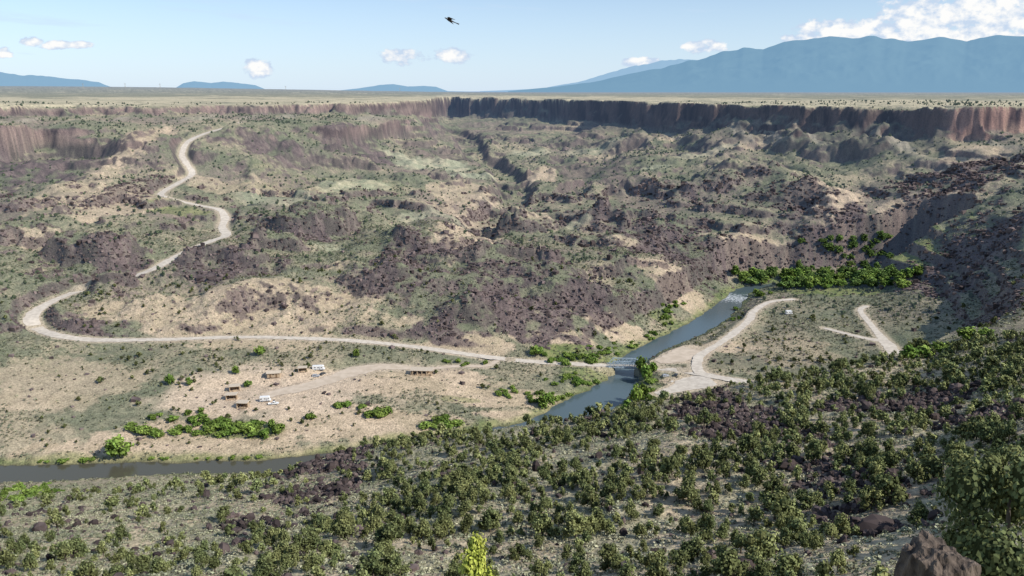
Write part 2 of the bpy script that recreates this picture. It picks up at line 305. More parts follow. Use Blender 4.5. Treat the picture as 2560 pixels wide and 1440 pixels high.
# ------------------------------------------------------------ mesh helpers
def mkmesh(name,V,Fq,mats,smooth=False,midx=None,tint=None,colr=None):
    me=bpy.data.meshes.new(name); V=np.asarray(V,np.float32); Fq=np.asarray(Fq,np.int32)
    me.vertices.add(len(V)); me.vertices.foreach_set('co',V.ravel())
    n=Fq.shape[1]
    me.loops.add(Fq.size); me.loops.foreach_set('vertex_index',Fq.ravel())
    me.polygons.add(len(Fq)); me.polygons.foreach_set('loop_start',np.arange(0,Fq.size,n,dtype=np.int32)); me.polygons.foreach_set('loop_total',np.full(len(Fq),n,np.int32))
    for m in mats: me.materials.append(m)
    if midx is not None: me.polygons.foreach_set('material_index',np.asarray(midx,np.int32))
    me.polygons.foreach_set('use_smooth',np.full(len(Fq),smooth,bool))
    me.update(calc_edges=True)
    if tint is not None:
        a=me.attributes.new('tint','FLOAT','POINT'); a.data.foreach_set('value',np.asarray(tint,np.float32))
    if colr is not None:
        a=me.attributes.new('base','FLOAT_COLOR','POINT'); c=np.ones((len(V),4),np.float32); c[:,:3]=colr; a.data.foreach_set('color',c.ravel())
    return me
def addobj(name,me,parent=None,loc=None,label=None,category=None,kind=None,group=None):
    o=bpy.data.objects.new(name,me); sc.collection.objects.link(o)
    if parent: o.parent=parent
    if loc is not None: o.location=loc
    if label: o['label']=label
    if category: o['category']=category
    if kind: o['kind']=kind
    if group: o['group']=group
    return o
# ------------------------------------------------------------ materials
def newmat(name):
    m=bpy.data.materials.new(name); m.use_nodes=True; nt=m.node_tree; nt.nodes.clear(); return m,nt
def N(nt,t,**k):
    n=nt.nodes.new(t)
    for a,b in k.items():
        if a.startswith('i_'):
            n.inputs[int(a[2:])].default_value=b
        else: setattr(n,a,b)
    return n
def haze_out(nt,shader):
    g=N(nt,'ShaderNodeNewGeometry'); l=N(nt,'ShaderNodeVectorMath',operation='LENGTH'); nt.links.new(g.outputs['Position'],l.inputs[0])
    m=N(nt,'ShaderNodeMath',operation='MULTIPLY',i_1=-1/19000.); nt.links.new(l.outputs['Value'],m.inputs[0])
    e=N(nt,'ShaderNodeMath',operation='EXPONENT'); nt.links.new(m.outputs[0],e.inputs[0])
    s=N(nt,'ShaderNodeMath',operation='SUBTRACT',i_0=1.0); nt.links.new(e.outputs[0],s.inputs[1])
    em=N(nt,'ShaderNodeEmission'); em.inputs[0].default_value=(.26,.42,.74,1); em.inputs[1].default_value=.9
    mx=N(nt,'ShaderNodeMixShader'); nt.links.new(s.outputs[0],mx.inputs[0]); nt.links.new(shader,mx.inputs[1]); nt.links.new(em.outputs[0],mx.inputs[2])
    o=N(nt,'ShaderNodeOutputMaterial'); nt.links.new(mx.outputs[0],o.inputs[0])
def noisemat(name,ca,cb,scale,rough=.9,bump=.0,det=3,attr=None,haze=True,metal=0.,spec=.2):
    m,nt=newmat(name)
    if attr: b=N(nt,'ShaderNodeBsdfDiffuse'); cin=b.inputs['Color']
    else:
        b=N(nt,'ShaderNodeBsdfPrincipled'); b.inputs['Roughness'].default_value=rough; b.inputs['Specular IOR Level'].default_value=spec; b.inputs['Metallic'].default_value=metal; cin=b.inputs['Base Color']
    no=N(nt,'ShaderNodeTexNoise'); no.inputs['Scale'].default_value=scale; no.inputs['Detail'].default_value=det
    if attr:
        g_=N(nt,'ShaderNodeNewGeometry'); nt.links.new(g_.outputs['Position'],no.inputs['Vector'])
    else:
        tc=N(nt,'ShaderNodeTexCoord'); nt.links.new(tc.outputs['Object'],no.inputs['Vector'])
    mx=N(nt,'ShaderNodeMix',data_type='RGBA'); mr=N(nt,'ShaderNodeMapRange'); mr.inputs[1].default_value=.35; mr.inputs[2].default_value=.65
    nt.links.new(no.outputs['Fac'],mr.inputs[0]); nt.links.new(mr.outputs[0],mx.inputs[0])
    mx.inputs[6].default_value=(*ca,1); mx.inputs[7].default_value=(*cb,1); c=mx.outputs[2]
    if attr:
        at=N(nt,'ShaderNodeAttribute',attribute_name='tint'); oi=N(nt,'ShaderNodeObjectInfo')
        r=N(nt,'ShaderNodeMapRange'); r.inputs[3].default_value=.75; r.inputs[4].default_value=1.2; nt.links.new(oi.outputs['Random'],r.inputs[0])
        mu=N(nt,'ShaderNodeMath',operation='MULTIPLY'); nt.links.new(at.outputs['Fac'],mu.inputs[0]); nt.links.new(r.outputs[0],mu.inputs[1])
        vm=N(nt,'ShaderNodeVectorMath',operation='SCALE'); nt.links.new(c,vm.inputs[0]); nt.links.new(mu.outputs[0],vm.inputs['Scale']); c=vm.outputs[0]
    nt.links.new(c,cin)
    if bump:
        bp=N(nt,'ShaderNodeBump'); bp.inputs['Strength'].default_value=bump; bp.inputs['Distance'].default_value=.3; nt.links.new(no.outputs['Fac'],bp.inputs['Height']); nt.links.new(bp.outputs[0],b.inputs['Normal'])
    if haze: haze_out(nt,b.outputs[0])
    else:
        o=N(nt,'ShaderNodeOutputMaterial'); nt.links.new(b.outputs[0],o.inputs[0])
    return m
M={}
m,nt=newmat('desert_ground'); b=N(nt,'ShaderNodeBsdfDiffuse')
at=N(nt,'ShaderNodeAttribute',attribute_name='base'); g=N(nt,'ShaderNodeNewGeometry')
no=N(nt,'ShaderNodeTexNoise'); no.inputs['Scale'].default_value=1.1; no.inputs['Detail'].default_value=4; nt.links.new(g.outputs['Position'],no.inputs['Vector'])
vo=N(nt,'ShaderNodeTexVoronoi'); vo.inputs['Scale'].default_value=.55; nt.links.new(g.outputs['Position'],vo.inputs['Vector'])
mr=N(nt,'ShaderNodeMapRange'); mr.inputs[1].default_value=.3; mr.inputs[2].default_value=.7; mr.inputs[3].default_value=.72; mr.inputs[4].default_value=1.28; nt.links.new(no.outputs['Fac'],mr.inputs[0])
mv=N(nt,'ShaderNodeMapRange'); mv.inputs[1].default_value=.15; mv.inputs[2].default_value=.5; mv.inputs[3].default_value=.75; mv.inputs[4].default_value=1.05; nt.links.new(vo.outputs['Distance'],mv.inputs[0])
mu=N(nt,'ShaderNodeMath',operation='MULTIPLY'); nt.links.new(mr.outputs[0],mu.inputs[0]); nt.links.new(mv.outputs[0],mu.inputs[1])
vs=N(nt,'ShaderNodeVectorMath',operation='SCALE'); nt.links.new(at.outputs['Color'],vs.inputs[0]); nt.links.new(mu.outputs[0],vs.inputs['Scale']); nt.links.new(vs.outputs[0],b.inputs['Color'])
bp=N(nt,'ShaderNodeBump'); bp.inputs['Strength'].default_value=.8; bp.inputs['Distance'].default_value=.8; nt.links.new(no.outputs['Fac'],bp.inputs['Height']); nt.links.new(bp.outputs[0],b.inputs['Normal'])
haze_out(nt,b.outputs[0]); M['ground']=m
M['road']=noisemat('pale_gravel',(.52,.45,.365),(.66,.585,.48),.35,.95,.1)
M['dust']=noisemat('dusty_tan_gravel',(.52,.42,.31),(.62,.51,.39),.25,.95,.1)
M['jun']=noisemat('juniper_foliage',(.105,.13,.055),(.21,.22,.09),.16,.85,attr=True,haze=False)
M['jund']=noisemat('distant_juniper_foliage',(.075,.095,.045),(.12,.14,.065),.05,.9,attr=True)
M['jun2']=noisemat('yellow_green_foliage',(.24,.28,.05),(.40,.41,.09),1.5,.8,attr=True,haze=False)
M['cot']=noisemat('bright_leaf_foliage',(.10,.17,.035),(.21,.28,.065),.1,.8,attr=True,haze=False)
M['cotd']=noisemat('deep_green_leaf_foliage',(.075,.125,.035),(.14,.20,.055),.08,.8,attr=True,haze=False)
M['sage']=noisemat('sagebrush_foliage',(.25,.27,.175),(.42,.405,.27),.07,.9,attr=True,haze=False)
M['bark']=noisemat('grey_bark',(.09,.07,.05),(.17,.14,.11),5,.9,.2,haze=False)
M['bas']=noisemat('basalt_rock',(.066,.053,.052),(.14,.108,.10),.12,.85,attr=True,haze=False)
M['bigrock']=noisemat('lichen_basalt',(.05,.038,.03),(.17,.13,.10),2.2,.9,.6,8,haze=False)
M['steel']=noisemat('blue_grey_painted_steel',(.34,.43,.50),(.44,.53,.60),2,.55,haze=False,spec=.4)
M['conc']=noisemat('weathered_concrete',(.32,.30,.26),(.42,.39,.34),.8,.9,.1,haze=False)
M['adobe']=noisemat('sandstone_wall',(.40,.30,.20),(.50,.39,.27),1.5,.9,.2,haze=False)
M['roof']=noisemat('pale_tan_roof',(.50,.42,.32),(.60,.51,.40),1.2,.8,haze=False)
M['dark']=noisemat('dark_opening',(.02,.018,.015),(.035,.03,.028),2,.9,haze=False)
M['wood']=noisemat('brown_timber',(.16,.10,.06),(.25,.17,.10),3,.85,haze=False)
M['white']=noisemat('white_paint',(.74,.74,.72),(.82,.82,.80),2,.4,haze=False,spec=.5)
M['silver']=noisemat('silver_paint',(.35,.37,.40),(.42,.44,.47),2,.35,haze=False,spec=.5)
M['darkcar']=noisemat('charcoal_paint',(.04,.045,.05),(.06,.065,.07),2,.35,haze=False,spec=.5)
M['glass']=noisemat('dark_glass',(.02,.025,.03),(.03,.035,.04),2,.1,haze=False,spec=.6)
M['tyre']=noisemat('black_rubber',(.02,.02,.02),(.03,.03,.03),4,.9,haze=False)
M['feather']=noisemat('dark_brown_feather',(.045,.035,.03),(.09,.07,.055),20,.9,haze=False)
m,nt=newmat('river_water'); b=N(nt,'ShaderNodeBsdfPrincipled'); b.inputs['Roughness'].default_value=.09; b.inputs['IOR'].default_value=1.33
g=N(nt,'ShaderNodeNewGeometry'); at=N(nt,'ShaderNodeAttribute',attribute_name='tint')
no=N(nt,'ShaderNodeTexNoise'); no.inputs['Scale'].default_value=.9; no.inputs['Detail'].default_value=4; nt.links.new(g.outputs['Position'],no.inputs['Vector'])
n2=N(nt,'ShaderNodeTexNoise'); n2.inputs['Scale'].default_value=.45; n2.inputs['Detail'].default_value=6; n2.inputs['Roughness'].default_value=.75; nt.links.new(g.outputs['Position'],n2.inputs['Vector'])
ad=N(nt,'ShaderNodeMath',operation='ADD'); nt.links.new(n2.outputs['Fac'],ad.inputs[0]); nt.links.new(at.outputs['Fac'],ad.inputs[1])
mr=N(nt,'ShaderNodeMapRange'); mr.inputs[1].default_value=.98; mr.inputs[2].default_value=1.12; nt.links.new(ad.outputs[0],mr.inputs[0])
sx=N(nt,'ShaderNodeSeparateXYZ'); nt.links.new(g.outputs['Position'],sx.inputs[0])
mrx=N(nt,'ShaderNodeMapRange'); mrx.inputs[1].default_value=-80; mrx.inputs[2].default_value=30; nt.links.new(sx.outputs[0],mrx.inputs[0])
mw=N(nt,'ShaderNodeMix',data_type='RGBA'); mw.inputs[6].default_value=(.085,.08,.055,1); mw.inputs[7].default_value=(.085,.12,.13,1); nt.links.new(mrx.outputs[0],mw.inputs[0])
mx=N(nt,'ShaderNodeMix',data_type='RGBA'); nt.links.new(mr.outputs[0],mx.inputs[0]); nt.links.new(mw.outputs[2],mx.inputs[6]); mx.inputs[7].default_value=(.65,.68,.7,1)
nt.links.new(mx.outputs[2],b.inputs['Base Color'])
bp=N(nt,'ShaderNodeBump'); bp.inputs['Strength'].default_value=.25; bp.inputs['Distance'].default_value=.25; nt.links.new(no.outputs['Fac'],bp.inputs['Height']); nt.links.new(bp.outputs[0],b.inputs['Normal'])
o=N(nt,'ShaderNodeOutputMaterial'); nt.links.new(b.outputs[0],o.inputs[0]); M['water']=m
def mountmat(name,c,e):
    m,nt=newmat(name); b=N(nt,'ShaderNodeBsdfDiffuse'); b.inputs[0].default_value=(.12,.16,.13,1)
    em=N(nt,'ShaderNodeEmission'); em.inputs[0].default_value=(*c,1)  # airlight haze painted onto the slopes as a blue glow
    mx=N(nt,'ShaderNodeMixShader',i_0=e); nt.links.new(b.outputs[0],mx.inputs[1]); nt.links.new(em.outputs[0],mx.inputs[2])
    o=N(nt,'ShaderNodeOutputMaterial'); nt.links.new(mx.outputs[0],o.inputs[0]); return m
# ------------------------------------------------------------ ground
idx=np.arange(NR*NT).reshape(NR,NT)
FQ=np.stack([idx[:-1,:-1],idx[:-1,1:],idx[1:,1:],idx[1:,:-1]],-1).reshape(-1,4)[:,::-1]
me=mkmesh('ground',np.stack([X,Y,Z],-1).reshape(-1,3),FQ,[M['ground']],True,colr=base.reshape(-1,3))
addobj('ground',me,kind='structure',label='rocky sagebrush canyon ground with basalt cliffs and mesa top')
print('ground',time.time()-T0)
def ribbon(name,P,mat,dz,label,n=6,wmul=1.,tint=None,edge=.0,zc=None):
    d=np.gradient(P[:,:2],axis=0); d/=np.linalg.norm(d,axis=1)[:,None]+1e-9; nn=np.stack([d[:,1],-d[:,0]],1)
    V=[];
    for i in range(len(P)):
        for k in range(n+1):
            s=(k/n-.5)*P[i,3]*wmul
            if k in (0,n): s*=1+edge*random.uniform(-1,1)
            V.append((P[i,0]+nn[i,0]*s,P[i,1]+nn[i,1]*s,(P[i,2] if zc is None else zc)+dz))
    ii=np.arange(len(P)*(n+1)).reshape(len(P),n+1)
    Fq=np.stack([ii[:-1,:-1],ii[:-1,1:],ii[1:,1:],ii[1:,:-1]],-1).reshape(-1,4)[:,::-1]
    t=None
    if tint is not None: t=np.repeat(tint,n+1)
    a,b_,c_=[np.array(V[j]) for j in Fq[0][:3]]
    if np.cross(b_-a,c_-b_)[2]<0: Fq=Fq[:,::-1]
    return addobj(name,mkmesh(name,V,Fq,[mat],True,tint=t),kind='structure',label=label)
for k,(nm,lb,dz) in {'main':('gravel_road','pale winding gravel road climbing out of the canyon',.10),'east':('gravel_road','pale gravel road leaving the bridge',.10),'loop':('gravel_road','narrow gravel road on the river flat',.106),'spur':('gravel_road','gravel spur road ending at a turnaround',.10),'spur2':('gravel_path','thin gravel track across scrub',.106),'camp':('gravel_road','wide dusty campground clearing and driveway',.112),'lot1':('gravel_lot','bare gravel parking area by the river',.118),'lot2':('gravel_lot','pale gravel boat ramp area',.118)}.items():
    P=poly(roads[k],2.5); P[:,3]*=1+.14*vnoise(np.arange(len(P))/6.,np.zeros(len(P)),len(k)); ribbon(nm,P,M['dust'] if k in('camp','lot1') else M['road'],dz,lb,6,edge=.14)
PV=poly(river,4)
ra=np.array(atz(1838,745,0)); tt=np.exp(-((PV[:,0]-ra[0])**2+(PV[:,1]-ra[1])**2)/(34.**2))*.52+.05
ribbon('river_water',PV,M['water'],0,'calm blue grey river with small white rapids',10,1.5,tint=tt,zc=0.)
# ------------------------------------------------------------ mountains
def mountain(name,prof,dist,mat,depth=.35,label='',seed=1,zb=150):
    prof=np.array(prof,float); us=np.linspace(prof[0,0],prof[-1,0],520); vs=np.interp(us,prof[:,0],prof[:,1])
    th=np.arctan((us-1280)/F/1.03)
    vs=vs-gs(vnoise(us/30.,us*0+seed,seed)*2.2+vnoise(us/11.,us*0+3.,seed)*1.2,1)*np.clip((228-vs)/60,0,1)
    top=CZ+(228-vs)/F/1.03*dist
    nr=48; V=[]
    for i in range(nr):
        t=i/(nr-1); r=dist*(1-depth*(1-t))
        nz=fbm(th*dist/1000.,np.full_like(th,r/1000.),2.6,5,seed,.55,True)
        h=(top-zb)*np.clip(t**1.25*(1+.35*nz*(1-t)*2*min(1,t*3)),0,.995*(.35+.65*t) if t<1 else 1)
        if i==nr-1: h=top-zb
        V.append(np.stack([r*np.sin(th),r*np.cos(th),zb+h],-1))
    V.append(np.stack([dist*1.15*np.sin(th),dist*1.15*np.cos(th),np.full_like(th,zb)],-1)); nr+=1
    V=np.array(V); n=len(us); ii=np.arange(nr*n).reshape(nr,n)
    Fq=np.stack([ii[:-1,:-1],ii[:-1,1:],ii[1:,1:],ii[1:,:-1]],-1).reshape(-1,4)[:,::-1]
    addobj(name,mkmesh(name,V.reshape(-1,3),Fq,[mat],True),kind='structure',label=label)
mA=mountmat('hazy_blue_mountain',(.23,.44,.67),.70); mB=mountmat('pale_hazy_mountain',(.36,.57,.80),.84); mC=mountmat('distant_hazy_hill',(.29,.50,.73),.8)
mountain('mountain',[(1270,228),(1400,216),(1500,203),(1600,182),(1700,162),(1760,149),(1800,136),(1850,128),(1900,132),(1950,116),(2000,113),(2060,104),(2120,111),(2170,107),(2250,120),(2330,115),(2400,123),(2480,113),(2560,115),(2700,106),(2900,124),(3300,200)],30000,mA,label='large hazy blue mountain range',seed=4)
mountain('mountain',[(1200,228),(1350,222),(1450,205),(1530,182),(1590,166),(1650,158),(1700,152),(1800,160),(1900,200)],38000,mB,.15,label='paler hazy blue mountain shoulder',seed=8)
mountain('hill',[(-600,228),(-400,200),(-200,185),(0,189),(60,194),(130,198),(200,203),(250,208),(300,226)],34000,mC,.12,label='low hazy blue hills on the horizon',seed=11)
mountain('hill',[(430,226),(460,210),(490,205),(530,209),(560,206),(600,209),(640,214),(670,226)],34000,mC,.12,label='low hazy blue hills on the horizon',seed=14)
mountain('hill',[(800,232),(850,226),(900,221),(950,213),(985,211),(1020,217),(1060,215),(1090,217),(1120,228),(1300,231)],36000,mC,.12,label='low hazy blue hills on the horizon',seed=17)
# ------------------------------------------------------------ plant templates (all quads)
def cube_sphere(c,r,rg_,jit=.15):
    vs={};Vv=[];Fq=[]
    def vid(p):
        if p not in vs:
            vs[p]=len(Vv); q=np.array(p,float); q/=np.linalg.norm(q); Vv.append(np.array(c)+q*np.array(r)*(1+jit*rg_.uniform(-1,1)))
        return vs[p]
    for ax in range(3):
        for s in(-1,1):
            for a in (-1,0):
                for b in (-1,0):
                    quad=[]
                    for (da,db) in((0,0),(1,0),(1,1),(0,1)):
                        p=[0,0,0]; p[ax]=s; p[(ax+1)%3]=a+da; p[(ax+2)%3]=b+db; quad.append(vid(tuple(p)))
                    if s<0: quad=quad[::-1]
                    Fq.append(quad)
    return np.array(Vv),np.array(Fq)
def leaves(ctr,nrm,size,rg_):
    n=len(ctr); a=rg_.normal(size=(n,3)); nrm=nrm/(np.linalg.norm(nrm,axis=1)[:,None]+1e-9)
    t=np.cross(nrm,a); t/=np.linalg.norm(t,axis=1)[:,None]+1e-9; b=np.cross(nrm,t)
    s=size[:,None]; asp=rg_.uniform(.6,1.2,(n,1))
    V=np.stack([ctr-t*s-b*s*asp,ctr+t*s-b*s*asp*.7,ctr+t*s*.8+b*s*asp,ctr-t*s*.7+b*s*asp*.8],1).reshape(-1,3)
    return V,np.arange(4*n).reshape(n,4)
def crown(nleaf,seed,nl=9,spread=.34,zlo=.28,zhi=.82,lr=(.17,.28),ls=(.035,.06),core=True,cone=0.):
    g=np.random.default_rng(seed); Vs=[];Fs=[];Ts=[];off=0
    L=[]
    for i in range(nl):
        z=zlo+(zhi-zlo)*(i+.5)/nl; a=g.uniform(0,6.28); rad=spread*math.sqrt(g.uniform(.1,1))*(1-cone*(z-zlo)/(zhi-zlo)) if i<nl-1 else .04
        L.append((rad*math.cos(a),rad*math.sin(a),z,g.uniform(*lr)*(1-.5*cone*(z-zlo)/(zhi-zlo))))
    if core:
        for (x,y,z,r) in L:
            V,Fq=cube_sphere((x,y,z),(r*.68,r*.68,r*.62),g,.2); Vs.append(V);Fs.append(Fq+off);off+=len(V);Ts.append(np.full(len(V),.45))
    L=np.array(L); pk=g.choice(len(L),nleaf,p=L[:,3]**2/np.sum(L[:,3]**2)); d=g.normal(size=(nleaf,3)); d/=np.linalg.norm(d,axis=1)[:,None]
    rr=L[pk,3]*g.uniform(.65,1.28,nleaf)
    c=L[pk,:3]+d*rr[:,None]*np.array([1,1,.9]); c[:,2]=np.maximum(c[:,2],.04)
    V,Fq=leaves(c,d+.5*g.normal(size=d.shape)+np.array([0,0,.35]),g.uniform(*ls,nleaf),g)
    lt=g.uniform(.78,1.22,nl)[pk]
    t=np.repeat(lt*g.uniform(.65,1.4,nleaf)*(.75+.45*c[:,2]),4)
    Vs.append(V);Fs.append(Fq+off);Ts.append(t)
    return np.vstack(Vs),np.vstack(Fs),np.concatenate(Ts)
def tube(p0,p1,r0,r1,n=6):
    p0=np.array(p0,float);p1=np.array(p1,float); d=p1-p0; d/=np.linalg.norm(d); a=np.cross(d,[.3,.9,.1]); a/=np.linalg.norm(a); b=np.cross(d,a); V=[]
    for p,r in((p0,r0),(p1,r1)):
        for k in range(n):
            t=2*math.pi*k/n; V.append(p+r*(a*math.cos(t)+b*math.sin(t)))
    return np.array(V),np.array([[k,(k+1)%n,n+(k+1)%n,n+k] for k in range(n)])
def trunk(seed,h=.6,r=.035,limbs=4):
    g=np.random.default_rng(seed); Vs=[];Fs=[];off=0
    def add(V,Fq):
        nonlocal off
        Vs.append(V);Fs.append(Fq+off);off+=len(V)
    m=(g.uniform(-.03,.03),g.uniform(-.03,.03),h*.5); add(*tube((0,0,-.06),m,r*1.3,r)); top=(g.uniform(-.05,.05),g.uniform(-.05,.05),h); add(*tube(m,top,r,r*.4))
    for i in range(limbs):
        a=6.28*i/limbs+g.uniform(-.4,.4); z=g.uniform(.12,.4)*h/.6
        add(*tube((0,0,z),(.24*math.cos(a),.24*math.sin(a),z+g.uniform(.12,.3)),r*.55,r*.18,5))
    return np.vstack(Vs),np.vstack(Fs)
def full(cr,tr):
    V=np.vstack([cr[0],tr[0]]); Fq=np.vstack([cr[1],tr[1]+len(cr[0])]); T=np.concatenate([cr[2],np.ones(len(tr[0]))]); Mi=np.concatenate([np.zeros(len(cr[1]),int),np.ones(len(tr[1]),int)])
    return V,Fq,T,Mi
def scatter(name,temps,pos,scl,mats,label,tin=(.8,1.2)):
    n=len(pos); pick=rng.integers(0,len(temps),n); rot=rng.uniform(0,6.28,n); tn=rng.uniform(*tin,n)
    Vs=[];Fs=[];Ts=[];Ms=[];off=0
    for k,(V,Fq,T,Mi) in enumerate(temps):
        s=np.nonzero(pick==k)[0]
        if len(s)==0: continue
        W=V[None]*scl[s][:,None,:]
        c,sn=np.cos(rot[s])[:,None],np.sin(rot[s])[:,None]
        W=np.stack([W[...,0]*c-W[...,1]*sn,W[...,0]*sn+W[...,1]*c,W[...,2]],-1)+pos[s][:,None,:]
        Vs.append(W.reshape(-1,3)); Fs.append((Fq[None]+(np.arange(len(s))*len(V))[:,None,None]).reshape(-1,4)+off); off+=len(s)*len(V)
        Ts.append((T[None]*tn[s][:,None]).ravel()); Ms.append(np.tile(Mi,len(s)))
    me=mkmesh(name,np.vstack(Vs),np.vstack(Fs),mats,False,np.concatenate(Ms),np.concatenate(Ts))
    print(name,n,len(me.polygons))
    return addobj(name,me,kind='stuff',label=label)
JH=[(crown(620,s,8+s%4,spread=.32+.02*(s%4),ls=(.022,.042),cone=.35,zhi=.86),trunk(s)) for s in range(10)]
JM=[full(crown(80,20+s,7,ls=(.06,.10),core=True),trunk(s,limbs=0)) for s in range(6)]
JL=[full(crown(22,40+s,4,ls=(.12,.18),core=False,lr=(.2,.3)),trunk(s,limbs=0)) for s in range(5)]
for k in range(5):
    cs,cf=cube_sphere((0,0,.45),(.36,.36,.4),np.random.default_rng(k),.2); V,Fq,T,Mi=JL[k]
    JL[k]=(np.vstack([V,cs]),np.vstack([Fq,cf+len(V)]),np.concatenate([T,np.full(len(cs),.7)]),np.concatenate([Mi,np.zeros(len(cf),int)]))
# ------------------------------------------------------------ scatter sampling
def sample(n,r0,r1,th0=-.68,th1=.68):
    r=np.sqrt(rng.uniform(r0*r0,r1*r1,n)); t=rng.uniform(th0,th1,n); return r*np.sin(t),r*np.cos(t),r,t
def onframe(x,y,z,mg=60):
    dep=y*CP-(z-CZ)*SP; up=y*SP+(z-CZ)*CP; u=1280+F*x/dep; v=720-F*up/dep
    return (u>-mg)&(u<2560+mg)&(v<1440+mg)&(v>0)
def cull(x,y,z,ex=7,mg=60):
    ok=onframe(x,y,z,mg); ii=np.nonzero(ok)[0]; vv=visible(x[ii],y[ii],z[ii],ex); return ii[vv]
x,y,r,t=sample(13000,48,345)
leftlow=sstep(-.08,-.36,t+.06*fbm(x,y,50,2,603))
nn=fbm(x,y,22,3,601)
dens=np.clip(.64+.8*nn,0.06,1)*.76*(1-leftlow*(.55+.3*sstep(120,200,r)))
dens*=np.where(gq(BB,x,y)>.5,.25,1.)*sstep(3,8,hq(x,y))*sstep(0,8,gq(RVD,x,y))
k=rng.uniform(0,1,len(x))<dens; x,y,r=x[k],y[k],r[k]
cell={};kk=[]
for i in range(len(x)):
    c=(int(x[i]//2.3),int(y[i]//2.3))
    if c in cell: continue
    cell[c]=1; kk.append(i)
x,y,r=x[kk],y[kk],r[kk]; z=hq(x,y); ok=cull(x,y,z,6); x,y,z,r=x[ok],y[ok],z[ok],r[ok]
h=np.clip(1.2+rng.gamma(2.6,.60,len(x)),1.2,5.4); w=h*rng.uniform(.68,1.05,len(x))
strict=visible(x,y,z,.8)&onframe(x,y,z+h*.5,0)
order=np.argsort(-(h/r)*np.where(strict,1,.001)); ind=order[:300]; rest=order[300:]
crm=[mkmesh('juniper_crown',c[0],c[1],[M['jun']],False,tint=c[2]) for c,_ in JH]; trm=[mkmesh('juniper_trunk',t_[0],t_[1],[M['bark']],True) for _,t_ in JH]
for i in ind:
    kx=int(rng.integers(0,10)); e=addobj('juniper_tree',None,loc=(x[i],y[i],z[i]-.05),label='bushy olive green juniper on a rocky slope',category='tree',group='junipers on the canyon slope')
    e.scale=(w[i],w[i]*random.uniform(.85,1.15),h[i]); e.rotation_euler=(random.uniform(-.08,.08),random.uniform(-.08,.08),random.uniform(0,6.28)); e.empty_display_size=.3
    addobj('trunk',trm[kx],e); addobj('crown',crm[kx],e)
JHf=[full(crown(210,60+s,7+s%3,ls=(.038,.068),cone=.3,zhi=.86),trunk(s,limbs=0)) for s in range(8)]
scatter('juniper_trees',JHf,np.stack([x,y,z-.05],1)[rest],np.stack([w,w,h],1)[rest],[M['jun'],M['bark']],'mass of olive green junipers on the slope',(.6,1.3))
x,y,r,t=sample(80000,400,1500)
zq=hq(x,y); nn=fbm(x,y,60,4,621); n2_=fbm(x,y,15,2,625)
dens=np.clip(.16+.17*nn+.08*n2_,0.02,1)*np.where(r>620,1.2,1.)
dens*=np.where(gq(BAS,x,y)>.5,.35,1)*np.where(gq(TAN,x,y)>.5,.3,1)*(1-.9*gq(MEAD,x,y))*sstep(2,6,gq(RD,x,y))*sstep(5,14,gq(RVD,x,y))*(gq(SL,x,y)<.95)
dens*=np.where(zq>157,.3,1)*np.where((gq(GRN,x,y)>.4),1.5,1)
k=rng.uniform(0,1,len(x))<dens; x,y,r,zq=x[k],y[k],r[k],zq[k]; ok=cull(x,y,zq); x,y,r,zq=x[ok],y[ok],r[ok],zq[ok]
h=np.clip(.9+rng.gamma(2.2,.55,len(x)),.9,4.2); w=h*rng.uniform(.8,1.2,len(x))
a=r<640
scatter('canyon_junipers',JM,np.stack([x,y,zq-.05],1)[a],np.stack([w,w,h],1)[a],[M['jun'],M['bark']],'scattered dark green junipers across the valley',(.4,.85))
scatter('distant_junipers',JL,np.stack([x,y,zq-.05],1)[~a],np.stack([w,w,h*.9],1)[~a],[M['jund'],M['bark']],'distant dark juniper dots on the canyon walls',(.7,1.3))
def sage_t(n,seed,ls):
    g=np.random.default_rng(seed); d=g.normal(size=(n,3)); d[:,2]=np.abs(d[:,2]); d/=np.linalg.norm(d,axis=1)[:,None]
    c=d*g.uniform(.3,.5,(n,1)); c[:,2]*=1.3; c[:,2]+=.12
    V,Fq=leaves(c,d+.6*g.normal(size=d.shape),g.uniform(*ls,n),g); return V,Fq,np.repeat(g.uniform(.65,1.35,n),4),np.zeros(n,int)
x,y,r,t=sample(56000,48,360); zq=hq(x,y)
dens=np.clip(.8+.4*fbm(x,y,18,3,631)+.4*sstep(-.08,-.36,t),.2,1)*np.where(gq(BB,x,y)>.5,.35,1)*sstep(.3,1,zq)
k=rng.uniform(0,1,len(x))<dens; x,y,r,zq=x[k],y[k],r[k],zq[k]; ok=cull(x,y,zq,4); x,y,zq=x[ok],y[ok],zq[ok]
s=rng.uniform(.45,1.4,(len(x),1))*np.array([[1,1,.75]])
scatter('sagebrush',[sage_t(15,s_,(.1,.18)) for s_ in range(6)],np.stack([x,y,zq-.03],1),s,[M['sage']],'low grey green sagebrush covering the slope',(.6,1.25))
x,y,r,t=sample(95000,360,800); zq=hq(x,y)
dens=np.clip(.55+.6*fbm(x,y,30,3,641),.1,1)*np.where(gq(TAN,x,y)>.5,.22,1)*np.where(gq(BAS,x,y)>.5,.25,1)*sstep(.5,2,gq(RD,x,y))*sstep(.3,.8,zq)*(1-.85*gq(cm2,x,y))
k=rng.uniform(0,1,len(x))<dens; x,y,r,zq=x[k],y[k],r[k],zq[k]; ok=cull(x,y,zq,5); x,y,zq=x[ok],y[ok],zq[ok]
s=rng.uniform(.6,1.8,(len(x),1))*np.array([[1,1,.7]])
scatter('valley_sagebrush',[sage_t(6,s_+9,(.2,.32)) for s_ in range(5)],np.stack([x,y,zq-.03],1),s,[M['sage']],'grey green sagebrush covering the valley',(.35,.85))
